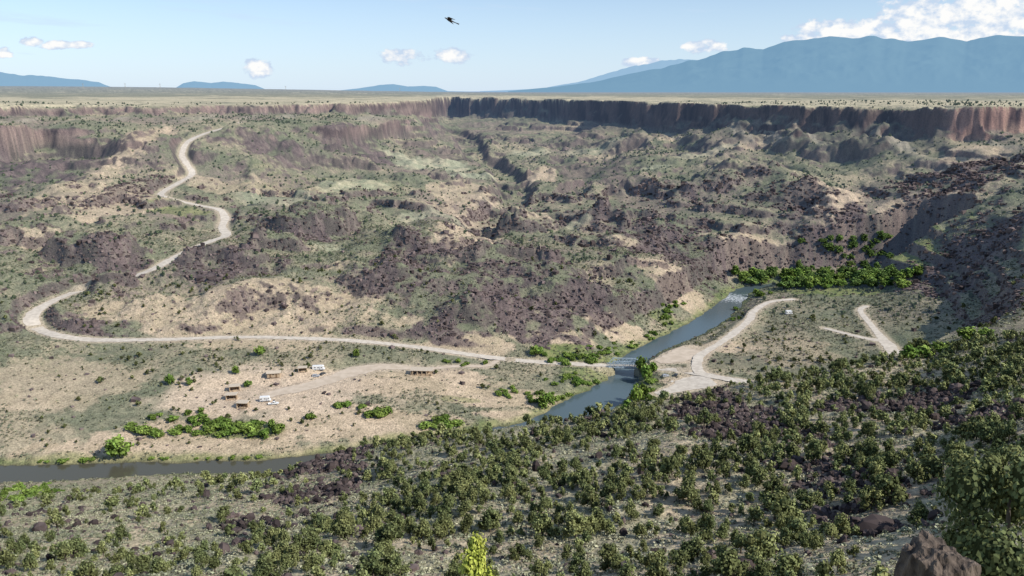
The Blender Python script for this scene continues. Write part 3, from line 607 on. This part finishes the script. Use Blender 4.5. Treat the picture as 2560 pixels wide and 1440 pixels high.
def boulder_t(seed):
    g=np.random.default_rng(seed); V,Fq=cube_sphere((0,0,.25),(.5*g.uniform(.8,1.2),.5*g.uniform(.7,1.2),.42),g,.28); return V,Fq,np.full(len(V),1.)*1.,np.zeros(len(Fq),int)
def box_t(seed):
    g=np.random.default_rng(seed); V=np.array([(a,b,c) for a in(-.5,.5) for b in(-.5,.5) for c in(-.15,.6)],float)+g.uniform(-.17,.17,(8,3))
    Fq=np.array([[0,1,3,2],[4,6,7,5],[0,4,5,1],[2,3,7,6],[1,5,7,3],[0,2,6,4]]); return V,Fq,np.ones(8),np.zeros(6,int)
BT=[boulder_t(s) for s in range(5)]; BX=[box_t(s) for s in range(8)]
x,y,r,t=sample(60000,60,345); zq=hq(x,y); bb=gq(BB,x,y)
k=rng.uniform(0,1,len(x))<np.where(bb>.4,.95,.035)*sstep(1,2,zq); x,y,zq=x[k],y[k],zq[k]; ok=cull(x,y,zq,4); x,y,zq=x[ok],y[ok],zq[ok]
s=(rng.gamma(2.2,.30,(len(x),1))+.35)*rng.uniform(.7,1.3,(len(x),3))
scatter('basalt_boulders',BT,np.stack([x,y,zq-.05],1),s,[M['bas']],'dark grey brown basalt boulder field',(.6,1.5))
x,y,r,t=sample(170000,400,1000); zq=hq(x,y); bb=gq(BAS,x,y)
k=rng.uniform(0,1,len(x))<np.where(bb>.4,.65*bb,.012)*sstep(.3,1,zq)*sstep(1,4,gq(RD,x,y)); x,y,r,zq=x[k],y[k],r[k],zq[k]; ok=cull(x,y,zq,5); x,y,zq,r=x[ok],y[ok],zq[ok],r[ok]
s=(rng.gamma(2.,.40,(len(x),1))+.5)*rng.uniform(.6,1.3,(len(x),3))*(r/600)[:,None]**.5
scatter('talus_boulders',BX,np.stack([x,y,zq-.15],1),s,[M['bas']],'dark basalt talus on the canyon slopes',(.65,1.7))
print('scatter',time.time()-T0)
# ------------------------------------------------------------ green trees
CT=[(crown(420,100+s,10,spread=.33,zlo=.3,zhi=.85,ls=(.04,.07)),trunk(100+s)) for s in range(4)]
ccm=[mkmesh('leafy_crown',c[0],c[1],[M['cot']],False,tint=c[2]) for c,_ in CT]; ctm=[mkmesh('leafy_trunk',t_[0],t_[1],[M['bark']],True) for _,t_ in CT]
dcm=[mkmesh('deep_leafy_crown',c[0],c[1],[M['cotd']],False,tint=c[2]) for c,_ in CT]
BU=[(crown(260,120+s,8,spread=.42,zlo=.22,zhi=.62,ls=(.05,.09),lr=(.2,.3)),trunk(120+s,.4,.03)) for s in range(4)]
bcm=[mkmesh('bush_crown',c[0],c[1],[M['cot']],False,tint=c[2]) for c,_ in BU]; btm=[mkmesh('bush_stem',t_[0],t_[1],[M['bark']],True) for _,t_ in BU]
def tree(u,v,hpx,wpx,kind='cottonwood_tree',lab='bright green leafy tree near the river',grp='leafy trees along the river',deep=False):
    x0,y0,z0=locate(u,v); d=y0*CP+(CZ-z0)*SP; h_=hpx*d/F; w_=wpx*d/F
    if z0<.15: return
    e=addobj(kind,None,loc=(x0,y0,z0-.05),label=lab,category='tree' if 'tree' in kind else 'bush',group=grp); e.scale=(w_,w_,h_*1.05); e.rotation_euler=(0,0,random.uniform(0,6.28)); e.empty_display_size=.3
    k_=random.randrange(4)
    A,B=(ctm,dcm if deep else ccm) if 'tree' in kind else (btm,bcm)
    addobj('trunk' if 'tree' in kind else 'stem',A[k_],e); addobj('crown' if 'tree' in kind else 'foliage',B[k_],e)
for (u,v,hp,wp) in [(300,1140,52,62),(620,968,16,22),(1612,950,40,38),(1600,930,36,30),(1630,935,30,26),(1588,1012,50,34),(1570,1030,30,30),(1608,1000,40,26),(1340,890,24,36),(425,962,26,24),(475,965,22,20),(1365,1020,36,44),(2420,850,30,60),(2460,845,24,40),(2270,900,34,46),(2310,895,30,44),(2350,885,28,40),(590,935,20,22),(650,890,24,26),(890,895,20,20)]:
    tree(u,v,hp,wp)
for i in range(85):
    u=random.uniform(1835,2290); v=random.uniform(690,724); dp=random.random()<.55
    tree(u,v,random.uniform(16,31),random.uniform(24,42),lab='deep green leafy tree in the riverside grove' if dp else 'bright green leafy tree near the river',deep=dp)
for i in range(34):
    u=random.uniform(1990,2230); v=random.uniform(600,690); tree(u,v,random.uniform(12,22),random.uniform(16,28),lab='deep green leafy tree in the side ravine',deep=True)
gb='willow bushes on the river flat'
for (cu,cv,su,sv,n,hp) in [(590,1078,95,12,24,28),(440,1085,50,10,7,22),(945,1040,30,5,5,26),(350,1080,35,14,8,28),(1110,1065,40,10,8,26),(1450,900,70,14,18,15),(1500,885,60,10,12,13),(1420,955,55,18,18,15),(1350,1000,60,10,10,15),(1660,800,20,16,8,13),(1880,735,30,10,8,15),(1580,870,60,10,12,11),(1650,845,50,8,10,11),(860,1020,40,6,5,20),(770,1045,20,6,3,18),(1180,910,50,6,6,13),(450,1045,60,12,9,20),(1620,970,14,30,10,17),(1590,1030,30,8,6,16),(1680,770,25,12,6,12),(1840,770,12,20,6,12),(60,1240,70,12,9,26),(90,1225,60,6,5,22),(700,1150,60,3,6,12),(200,1155,120,4,8,14),(480,1150,120,3,8,12),(1290,985,60,10,8,14)]:
    for i in range(n):
        tree(random.gauss(cu,su*.6),random.gauss(cv,sv*.6),hp*random.uniform(.5,1.1),hp*random.uniform(.8,1.6),'willow_bush','low bright green willow bush on the riverbank',gb)
def neartree(X0,Y0,ztop,wd,nleaf,mat,seed,label,ls,**kw):
    z0=float(hq(X0,Y0)); h_=ztop-z0
    c=crown(nleaf,seed,ls=ls,**kw); t_=trunk(seed,.75,.02,6)
    e=addobj('juniper_tree',None,loc=(X0,Y0,z0-.1),label=label,category='tree'); e.scale=(wd,wd,h_)
    addobj('trunk',mkmesh('near_trunk',t_[0],t_[1],[M['bark']],True),e); addobj('crown',mkmesh('near_crown',c[0],c[1],[mat],False,tint=c[2]),e)
neartree(10.3,14.5,173.5,4.2,11000,M['jun'],301,'large dark green juniper beside a boulder',(.005,.011),nl=28,spread=.38,zlo=.2,zhi=.86,lr=(.06,.13))
neartree(-.9,20,168.2,4.6,8000,M['jun2'],305,'slender yellow green juniper top on the slope',(.004,.008),nl=30,spread=.26,zlo=.3,zhi=.94,lr=(.04,.09),cone=.8)
import bmesh
def bigboulder(x0,y0,z0,sx,sy,sz,seed,label,rz=0):
    bm=bmesh.new(); bmesh.ops.create_cube(bm,size=2); bmesh.ops.subdivide_edges(bm,edges=bm.edges[:],cuts=14,use_grid_fill=True)
    from mathutils import noise
    for v_ in bm.verts:
        c=v_.co.copy(); sp_=c.normalized()*1.25; c=c.lerp(sp_,.3)
        n_=noise.fractal(c*.8+Vector((seed,0,0)),.8,2,3)*.14+abs(noise.noise(c*2.2+Vector((seed,9,0))))*.12+noise.fractal(c*6+Vector((seed,3,0)),.7,2,3)*.03; v_.co=c*(1+n_)
    me=bpy.data.meshes.new('boulder'); bm.to_mesh(me); bm.free(); me.materials.append(M['bigrock'])
    o=addobj('boulder',me,loc=(x0,y0,z0),label=label,category='rock'); o.scale=(sx,sy,sz); o.rotation_euler=(.05,-.08,rz); return o
bigboulder(7.35,12.0,171.35,.46,.46,1.0,6,'large weathered dark brown basalt boulder beside a juniper',.3)
# ------------------------------------------------------------ built things
def boxm(bm,c,s,rot=0):
    r_=bmesh.ops.create_cube(bm,size=1); vs=r_['verts']; bmesh.ops.scale(bm,vec=s,verts=vs)
    bmesh.ops.translate(bm,vec=c,verts=vs); return vs
def bmobj(name,build,mat,parent,bevel=0,loc=None,smooth=False):
    bm=bmesh.new(); build(bm)
    if bevel: bmesh.ops.bevel(bm,geom=bm.edges[:],offset=bevel,segments=1,affect='EDGES')
    bmesh.ops.recalc_face_normals(bm,faces=bm.faces[:])
    me=bpy.data.meshes.new(name); bm.to_mesh(me); bm.free(); me.materials.append(mat)
    return addobj(name,me,parent,loc)
def strut(bm,a,b,w=.22):
    a=Vector(a);b=Vector(b);d=b-a; r_=bmesh.ops.create_cube(bm,size=1); vs=r_['verts']; bmesh.ops.scale(bm,vec=(d.length,w,w),verts=vs)
    q=d.to_track_quat('X','Z').to_matrix(); bmesh.ops.rotate(bm,cent=(0,0,0),matrix=q,verts=vs); bmesh.ops.translate(bm,vec=(a+b)/2,verts=vs)
L=float(np.linalg.norm(EB[:2]-WB[:2])); ang=math.atan2(EB[1]-WB[1],EB[0]-WB[0])
br=addobj('truss_bridge',None,loc=tuple((WB+EB)/2),label='blue grey steel truss road bridge over the river',category='bridge'); br.rotation_euler=(0,0,ang)
bmobj('deck',lambda bm:(boxm(bm,(0,0,-.05),(L+.6,6.2,.35)),boxm(bm,(0,2.2,-.55),(L,.3,.6)),boxm(bm,(0,-2.2,-.55),(L,.3,.6))),M['conc'],br)
TL=L-2
for sy in (-3.35,3.35):
    def tr(bm,sy=sy):
        n=7; H=4.3; xs=[-TL/2+TL*i/n for i in range(n+1)]
        strut(bm,(xs[0],sy,0),(xs[-1],sy,0),.4); strut(bm,(xs[1],sy,H),(xs[-2],sy,H),.42); strut(bm,(xs[0],sy,0),(xs[1],sy,H),.42); strut(bm,(xs[-1],sy,0),(xs[-2],sy,H),.42)
        for i in range(1,n): strut(bm,(xs[i],sy,0),(xs[i],sy,H),.3)
        for i in range(1,n-1):
            if i<n/2: strut(bm,(xs[i],sy,H),(xs[i+1],sy,0),.24)
            if i>=n//2: strut(bm,(xs[i],sy,0),(xs[i+1],sy,H),.24)
    bmobj('truss',tr,M['steel'],br)
    bmobj('railing',lambda bm,sy=sy:(boxm(bm,(0,sy*.9,1.0),(L,.1,.14)),boxm(bm,(0,sy*.9,.6),(L,.1,.12))),M['steel'],br)
bmobj('bracing',lambda bm:[strut(bm,(-TL/2+TL*i/7,-3.2,-.5),(-TL/2+TL*i/7,3.2,-.5),.25) for i in range(8)],M['steel'],br)
for s_ in(-1,1): bmobj('abutment',lambda bm,s_=s_:boxm(bm,(s_*(L/2-.4),0,-3.3),(2.2,7.4,6.1)),M['conc'],br,.1)
def place(u,v,rot=0,**k):
    x0,y0,z0=locate(u,v); e=addobj(k['name'],None,loc=(x0,y0,z0-.03),label=k['label'],category=k['cat'],group=k.get('grp')); e.rotation_euler=(0,0,rot); e.empty_display_size=.5; return e
def shelter(u,v,w,d,h,rot,label,grp='stone picnic shelters in the campground'):
    e=place(u,v,rot,name='picnic_shelter',label=label,cat='shelter',grp=grp)
    bmobj('wall',lambda bm:(boxm(bm,(0,d/2-.15,h/2),(w,.3,h)),boxm(bm,(-w/2+.15,-.15,h*.5),(.3,d-.3,h)),boxm(bm,(w/2-.15,d*.2,h*.5),(.3,d*.6-.3,h))),M['adobe'],e)
    bmobj('low_wall',lambda bm:boxm(bm,(w*.05,-d/2+.15,.5),(w*.5,.3,1.)),M['adobe'],e)
    bmobj('roof',lambda bm:(boxm(bm,(0,0,h+.14),(w+.7,d+.7,.26)),),M['roof'],e,.04)
    bmobj('post',lambda bm:boxm(bm,(w/2-.2,-d/2+.2,h/2),(.3,.3,h)),M['wood'],e)
    def tb(bm):
        boxm(bm,(0,.2,.75),(1.9,.8,.07)); boxm(bm,(0,-.45,.43),(1.9,.25,.06)); boxm(bm,(0,.85,.43),(1.9,.25,.06)); boxm(bm,(-.7,.2,.36),(.1,1.2,.1)); boxm(bm,(.7,.2,.36),(.1,1.2,.1)); boxm(bm,(-.7,.2,.2),(.12,.12,.7)); boxm(bm,(.7,.2,.2),(.12,.12,.7))
    t_=place(u,v,rot,name='picnic_table',label='wooden picnic table under a stone shelter',cat='table'); bmobj('tabletop',tb,M['wood'],t_); t_.location.z+=.08
shelter(587,976,5.6,4.2,3.0,.25,'small sandstone picnic shelter with flat pale roof')
shelter(580,998,5.8,4.2,3.0,.1,'small sandstone picnic shelter with flat pale roof')
shelter(608,1019,5.8,4.2,3.1,-.1,'small sandstone picnic shelter with flat pale roof')
shelter(757,930,5.,3.6,2.7,.2,'small sandstone picnic shelter near parked vehicles')
e=place(1055,935,-.05,name='group_shelter',label='long stone pavilion with pillars and flat roof',cat='shelter')
W_,D_,H_=13,5.5,3.0
bmobj('wall',lambda bm:(boxm(bm,(0,D_/2-.2,H_/2),(W_,.4,H_)),boxm(bm,(-W_/2+.2,-.2,H_/2),(.4,D_-.4,H_)),boxm(bm,(3.2,-.2,H_/2),(.35,D_-.5,H_)),boxm(bm,(1.,-D_/2+.2,.5),(W_*.75,.35,1.))),M['adobe'],e)
for i in range(5): bmobj('pillar',lambda bm,i=i:boxm(bm,(-W_/2+1.1+i*(W_-1.5)/4,-D_/2+.0,H_/2),(.55,.5,H_)),M['adobe'],e,.03)
bmobj('roof',lambda bm:boxm(bm,(0,0,H_+.16),(W_+1,D_+1,.3)),M['roof'],e,.04)
e=place(685,941,.15,name='restroom_building',label='small tan block building with shallow gable roof',cat='building')
bmobj('wall',lambda bm:boxm(bm,(0,0,1.35),(7.5,4.6,2.7)),M['adobe'],e,.03)
def gab(bm):
    pr=[(-2.9,2.72),(2.9,2.72),(2.9,2.85),(0,3.75),(-2.9,2.85)]; a=[bm.verts.new((-4.3,p[0],p[1])) for p in pr]; b=[bm.verts.new((4.3,p[0],p[1])) for p in pr]
    bm.faces.new(a); bm.faces.new(b[::-1])
    for i in range(5): bm.faces.new([a[i],b[i],b[(i+1)%5],a[(i+1)%5]])
bmobj('roof',gab,M['roof'],e)
for sx_ in(-1.8,1.8): bmobj('door',lambda bm,sx_=sx_:boxm(bm,(sx_,-2.32,1.05),(1.0,.06,2.1)),M['wood'],e)
bmobj('window',lambda bm:boxm(bm,(0,-2.32,1.9),(.9,.06,.5)),M['dark'],e)
def extr(bm,prof,w):
    a=[bm.verts.new((p[0],-w/2,p[1])) for p in prof]; b=[bm.verts.new((p[0],w/2,p[1])) for p in prof]; n=len(prof)
    bm.faces.new(a); bm.faces.new(b[::-1])
    for i in range(n): bm.faces.new([a[i],b[i],b[(i+1)%n],a[(i+1)%n]])
def wheels(e,xs,w,r=.36):
    for x0 in xs:
        for s_ in(-1,1):
            def wf(bm): 
                bmesh.ops.create_cone(bm,cap_ends=True,segments=16,radius1=r,radius2=r,depth=.24,matrix=Matrix.Translation((x0,s_*(w/2-.1),r))@Matrix.Rotation(math.pi/2,4,'X'))
            wo=bmobj('wheel',wf,M['tyre'],e)
            bmobj('rim',lambda bm:bmesh.ops.create_cone(bm,cap_ends=True,segments=12,radius1=r*.55,radius2=r*.5,depth=.03,matrix=Matrix.Translation((x0,s_*(w/2+.035),r))@Matrix.Rotation(math.pi/2,4,'X')),M['silver'],wo)
def car(u,v,rot,paint,label,kind='suv'):
    e=place(u,v,rot,name='parked_car' if kind!='pickup' else 'pickup_truck',label=label,cat='car' if kind!='pickup' else 'truck')
    if kind=='suv':
        body=[(-2.25,.35),(2.25,.35),(2.3,.75),(2.15,.98),(1.1,1.08),(-2.2,1.08),(-2.3,.8)]; cab=[(-2.15,1.05),(1.0,1.05),(.45,1.68),(-1.9,1.7)]
    elif kind=='pickup':
        body=[(-2.8,.45),(2.8,.45),(2.85,.9),(2.7,1.12),(1.5,1.2),(-.4,1.2),(-.42,.75),(-2.6,.75),(-2.62,1.2),(-2.8,1.2)]; cab=[(-.4,1.18),(1.45,1.18),(.95,1.85),(-.35,1.87)]
    else:
        body=[(-2.2,.32),(2.2,.32),(2.25,.65),(2.05,.85),(1.0,.95),(-2.0,.98),(-2.25,.8)]; cab=[(-1.7,.94),(1.0,.94),(.35,1.42),(-1.1,1.43)]
    bmobj('body',lambda bm:extr(bm,body,1.85),paint,e,.04); bmobj('roof',lambda bm:extr(bm,cab,1.6),paint,e,.05)
    zc=(cab[0][1]+cab[2][1])/2; hh=(cab[2][1]-cab[0][1])*.55
    for s_ in(-1,1): bmobj('side_window',lambda bm,s_=s_:boxm(bm,((cab[0][0]*.8+cab[2][0])/2,s_*.81,zc),((cab[2][0]-cab[3][0])*.85,.03,hh)),M['glass'],e)
    def ws(bm):
        a,b=cab[1],cab[2]; p=[bm.verts.new((a[0]*.85+b[0]*.15+.03,-.7,a[1]*.85+b[1]*.15+.02)),bm.verts.new((a[0]*.85+b[0]*.15+.03,.7,a[1]*.85+b[1]*.15+.02)),bm.verts.new((b[0]*.85+a[0]*.15+.03,.66,b[1]*.85+a[1]*.15+.02)),bm.verts.new((b[0]*.85+a[0]*.15+.03,-.66,b[1]*.85+a[1]*.15+.02))]; bm.faces.new(p)
    bmobj('windshield',ws,M['glass'],e)
    wheels(e,(-body[1][0]*.62,body[1][0]*.62),1.85)
    return e
def camper(u,v,rot,label,L_=7.4):
    e=place(u,v,rot,name='motorhome',label=label,cat='motorhome')
    prof=[(-L_/2,.55),(L_/2,.55),(L_/2+.05,1.1),(L_/2-.9,1.35),(L_/2-1.25,1.95),(L_/2-.5,2.05),(L_/2-.55,2.75),(L_/2-1.1,3.05),(-L_/2,3.05)]
    bmobj('body',lambda bm:extr(bm,prof,2.3),M['white'],e,.06)
    for s_ in(-1,1):
        for xx,ww in((-2.2,1.1),(-.2,.9),(1.9,.8)): bmobj('window',lambda bm,xx=xx,ww=ww,s_=s_:boxm(bm,(xx,s_*1.16,1.95),(ww,.04,.55)),M['glass'],e)
    bmobj('door',lambda bm:boxm(bm,(.8,-1.165,1.5),(.65,.04,1.75)),M['silver'],e)
    bmobj('stripe',lambda bm:boxm(bm,(-.3,-1.16,1.05),(L_*.8,.03,.18)),M['silver'],e)
    wheels(e,(-L_*.27,L_*.33),2.3,.42)
camper(664,1004,.15,'white motorhome parked in the dusty campground',6.0)
car(684,1012,.1,M['white'],'white pickup truck beside a motorhome','pickup')
camper(797,926,.1,'white motorhome parked on the campground road',7.5)
car(790,942,.2,M['silver'],'silver car parked on the gravel driveway','suv')
car(807,937,1.0,M['darkcar'],'dark car parked beside a motorhome','sedan')
car(1664,942,.3,M['silver'],'silver car parked by the boat ramp','suv')
car(1690,940,1.2,M['darkcar'],'dark sedan parked by the boat ramp','sedan')
camper(1972,786,.2,'white motorhome parked on the scrub flat',5.6)
e=place(1680,958,0,name='information_board',label='pale information board on posts by the ramp',cat='sign')
for s_ in(-1,1): bmobj('post',lambda bm,s_=s_:boxm(bm,(s_*.9,0,.9),(.12,.12,1.8)),M['wood'],e)
bmobj('panel',lambda bm:boxm(bm,(0,-.08,1.35),(1.7,.06,.8)),M['white'],e)
for (u,d_,hh) in((315,5200,30),(402,5600,30),(715,6000,28),(210,5000,28),(1000,7000,28)):
    th=math.atan((u-1280)/F/1.03); x0,y0=d_*math.sin(th),d_*math.cos(th); z0=float(hq(x0,y0))
    e=addobj('power_pylon',None,loc=(x0,y0,z0),label='grey steel power pylon on the flat mesa',category='pylon',group='power pylons crossing the mesa')
    def py(bm,hh=hh):
        for a in(-1,1):
            for b in(-1,1): strut(bm,(a*3,b*3,0),(a*.6,b*.6,hh),.4)
        for k_ in range(1,5):
            zz=hh*k_/5; q=3-2.4*k_/5
            for a in(-1,1): strut(bm,(-q,a*q,zz),(q,a*q,zz),.25); strut(bm,(a*q,-q,zz),(a*q,q,zz),.25)
    bmobj('tower',py,M['conc'],e); bmobj('crossarm',lambda bm,hh=hh:(strut(bm,(-8,0,hh*.85),(8,0,hh*.85),.5),strut(bm,(-6,0,hh*.97),(6,0,hh*.97),.5)),M['conc'],e)
def bird(bm):
    rings=[(-.16,.004,.0),(-.11,.012,.0),(-.05,.022,.0),(.0,.027,.0),(.05,.024,.002),(.085,.016,.006),(.105,.018,.01),(.125,.013,.01),(.145,.003,.008)]
    prev=None
    for (x0,r_,z0) in rings:
        cur=[bm.verts.new((x0,r_*math.cos(a),z0+r_*.9*math.sin(a))) for a in [2*math.pi*k/8 for k in range(8)]]
        if prev:
            for k in range(8): bm.faces.new([prev[k],prev[(k+1)%8],cur[(k+1)%8],cur[k]])
        else: bm.faces.new(cur[::-1])
        prev=cur
    bm.faces.new(prev)
    for s_ in(-1,1):
        o_=[(.06,.015,.01),(.085,.07,.02),(.05,.13,.02),(-.11,.17,.005),(-.05,.11,.015),(-.03,.06,.015),(-.03,.015,.008)]
        top=[bm.verts.new((p[0],s_*p[1],p[2]+.004)) for p in o_]; bot=[bm.verts.new((p[0],s_*p[1],p[2]-.003)) for p in o_]
        bm.faces.new(top); bm.faces.new(bot[::-1])
        for k in range(7): bm.faces.new([top[k],top[(k+1)%7],bot[(k+1)%7],bot[k]])
    o_=[(-.12,.012,0),(-.24,.035,0),(-.215,0,0),(-.24,-.035,0),(-.12,-.012,0)]
    top=[bm.verts.new((p[0],p[1],.004)) for p in o_]; bot=[bm.verts.new((p[0],p[1],-.003)) for p in o_]; bm.faces.new(top); bm.faces.new(bot[::-1])
    for k in range(5): bm.faces.new([top[k],top[(k+1)%5],bot[(k+1)%5],bot[k]])
d=ray(1125,51)*19
bo=bmobj('flying_bird',bird,M['feather'],None,loc=(d[0],d[1],CZ+d[2])); bo['label']='small dark bird gliding with wings spread in the air'; bo['category']='bird'; bo.rotation_euler=(math.radians(14),math.radians(-22),math.radians(186))
# ------------------------------------------------------------ light
EL=math.radians(38); S=Vector((.885,-.465,0)).normalized()*math.cos(EL); S.z=math.sin(EL)
sun=bpy.data.lights.new('sun','SUN'); sun.energy=5.0; sun.angle=math.radians(.53); sun.color=(1,.96,.90); so=bpy.data.objects.new('sun',sun); sc.collection.objects.link(so); so.rotation_euler=S.to_track_quat('Z','Y').to_euler()
w=bpy.data.worlds.new('World'); sc.world=w; w.use_nodes=True; nt=w.node_tree; nt.nodes.clear()
sky=N(nt,'ShaderNodeTexSky'); sky.sky_type='NISHITA'; sky.sun_disc=False; sky.sun_elevation=EL; sky.sun_rotation=math.atan2(S.x,S.y); sky.altitude=2000; sky.air_density=1.0; sky.dust_density=.4; sky.ozone_density=2.
bg=N(nt,'ShaderNodeBackground'); bg.inputs[1].default_value=.14; nt.links.new(sky.outputs[0],bg.inputs[0])
tc=N(nt,'ShaderNodeTexCoord'); sp=N(nt,'ShaderNodeSeparateXYZ'); nt.links.new(tc.outputs['Generated'],sp.inputs[0])
def Mt(op,a,b=None,c=None,clamp=False):
    n=N(nt,'ShaderNodeMath',operation=op); n.use_clamp=clamp
    for i,q in enumerate((a,b,c)):
        if q is None: continue
        if isinstance(q,(int,float)): n.inputs[i].default_value=q
        else: nt.links.new(q,n.inputs[i])
    return n.outputs[0]
yy=Mt('MAXIMUM',sp.outputs['Y'],.02); az=Mt('DIVIDE',sp.outputs['X'],yy); el=Mt('DIVIDE',sp.outputs['Z'],yy)
cv=N(nt,'ShaderNodeCombineXYZ'); nt.links.new(az,cv.inputs[0]); nt.links.new(Mt('MULTIPLY',el,1.5),cv.inputs[1])
cn=N(nt,'ShaderNodeTexNoise'); cn.inputs['Scale'].default_value=40; cn.inputs['Detail'].default_value=7; cn.inputs['Roughness'].default_value=.62; nt.links.new(cv.outputs[0],cn.inputs['Vector'])
mxm=None
for (u,v,su,sv) in [(2290,40,95,50),(2380,58,120,52),(2450,22,110,60),(2530,45,150,70),(2420,92,260,36),(2140,80,150,34),(2020,97,70,14),(2230,96,150,30),(85,104,28,12),(160,113,66,11),(10,132,28,14),(645,172,48,22),(1000,140,54,20),(1130,138,54,19),(1600,156,46,12),(1765,120,50,18),(2700,60,140,60)]:
    dd=ray(u,v); a0=dd[0]/dd[1]; e0=dd[2]/dd[1]
    q1=Mt('DIVIDE',Mt('SUBTRACT',az,float(a0)),su/F/1.04); q2=Mt('DIVIDE',Mt('SUBTRACT',el,float(e0)),sv/F/1.04)
    dm=Mt('SUBTRACT',1.0,Mt('ADD',Mt('MULTIPLY',q1,q1),Mt('MULTIPLY',q2,q2)))
    mxm=dm if mxm is None else Mt('MAXIMUM',mxm,dm)
mxm=Mt('MAXIMUM',mxm,-2.)
den=Mt('ADD',Mt('MULTIPLY',mxm,.6),Mt('MULTIPLY',Mt('SUBTRACT',cn.outputs['Fac'],.455),3.))
cum=N(nt,'ShaderNodeMapRange'); cum.interpolation_type='SMOOTHSTEP'; cum.inputs[1].default_value=.0; cum.inputs[2].default_value=.42; nt.links.new(den,cum.inputs[0])
wv=N(nt,'ShaderNodeCombineXYZ'); nt.links.new(Mt('MULTIPLY',az,2.2),wv.inputs[0]); nt.links.new(Mt('ADD',Mt('MULTIPLY',el,22.),Mt('MULTIPLY',az,1.5)),wv.inputs[1])
wn=N(nt,'ShaderNodeTexNoise'); wn.inputs['Scale'].default_value=1.8; wn.inputs['Detail'].default_value=6; wn.inputs['Roughness'].default_value=.55; nt.links.new(wv.outputs[0],wn.inputs['Vector'])
wm=N(nt,'ShaderNodeMapRange'); wm.inputs[1].default_value=.4; wm.inputs[2].default_value=.75; wm.inputs[4].default_value=.85; nt.links.new(wn.outputs['Fac'],wm.inputs[0])
hz=N(nt,'ShaderNodeMapRange'); hz.inputs[1].default_value=.11; hz.inputs[2].default_value=.0; hz.inputs[3].default_value=.3; hz.inputs[4].default_value=.85; nt.links.new(el,hz.inputs[0])
b2=N(nt,'ShaderNodeBackground'); b2.inputs[0].default_value=(.62,.765,.95,1); b2.inputs[1].default_value=.98
fr=N(nt,'ShaderNodeMath',operation='GREATER_THAN'); nt.links.new(sp.outputs['Y'],fr.inputs[0]); fr.inputs[1].default_value=.05
veil=Mt('MAXIMUM',wm.outputs[0],hz.outputs[0]); veil=Mt('MULTIPLY',veil,fr.outputs[0],clamp=True)
m1=N(nt,'ShaderNodeMixShader'); nt.links.new(veil,m1.inputs[0]); nt.links.new(bg.outputs[0],m1.inputs[1]); nt.links.new(b2.outputs[0],m1.inputs[2])
c2=N(nt,'ShaderNodeTexNoise'); c2.inputs['Scale'].default_value=55; c2.inputs['Detail'].default_value=5; nt.links.new(cv.outputs[0],c2.inputs['Vector'])
cmx=N(nt,'ShaderNodeMix',data_type='RGBA'); sm=N(nt,'ShaderNodeMapRange'); sm.inputs[1].default_value=.15; sm.inputs[2].default_value=.85; nt.links.new(Mt('ADD',den,Mt('MULTIPLY',Mt('SUBTRACT',c2.outputs['Fac'],.5),2.6)),sm.inputs[0]); nt.links.new(sm.outputs[0],cmx.inputs[0])
cmx.inputs[6].default_value=(.58,.70,.87,1); cmx.inputs[7].default_value=(.99,.99,.98,1)
b3=N(nt,'ShaderNodeBackground'); nt.links.new(cmx.outputs[2],b3.inputs[0]); b3.inputs[1].default_value=1.
m2=N(nt,'ShaderNodeMixShader'); nt.links.new(Mt('MULTIPLY',cum.outputs[0],fr.outputs[0]),m2.inputs[0]); nt.links.new(m1.outputs[0],m2.inputs[1]); nt.links.new(b3.outputs[0],m2.inputs[2])
o=N(nt,'ShaderNodeOutputWorld'); nt.links.new(m2.outputs[0],o.inputs[0])
# ------------------------------------------------------------ camera
cam=bpy.data.cameras.new('camera'); co=bpy.data.objects.new('camera',cam); sc.collection.objects.link(co); co.location=(0,0,CZ); co.rotation_euler=(math.pi/2-PIT,0,0)
cam.sensor_width=36; cam.lens=36*F/2560; cam.clip_start=.1; cam.clip_end=150000; sc.camera=co
sc.view_settings.view_transform='Standard'; sc.view_settings.look='None'; sc.view_settings.exposure=0
print('done',time.time()-T0)
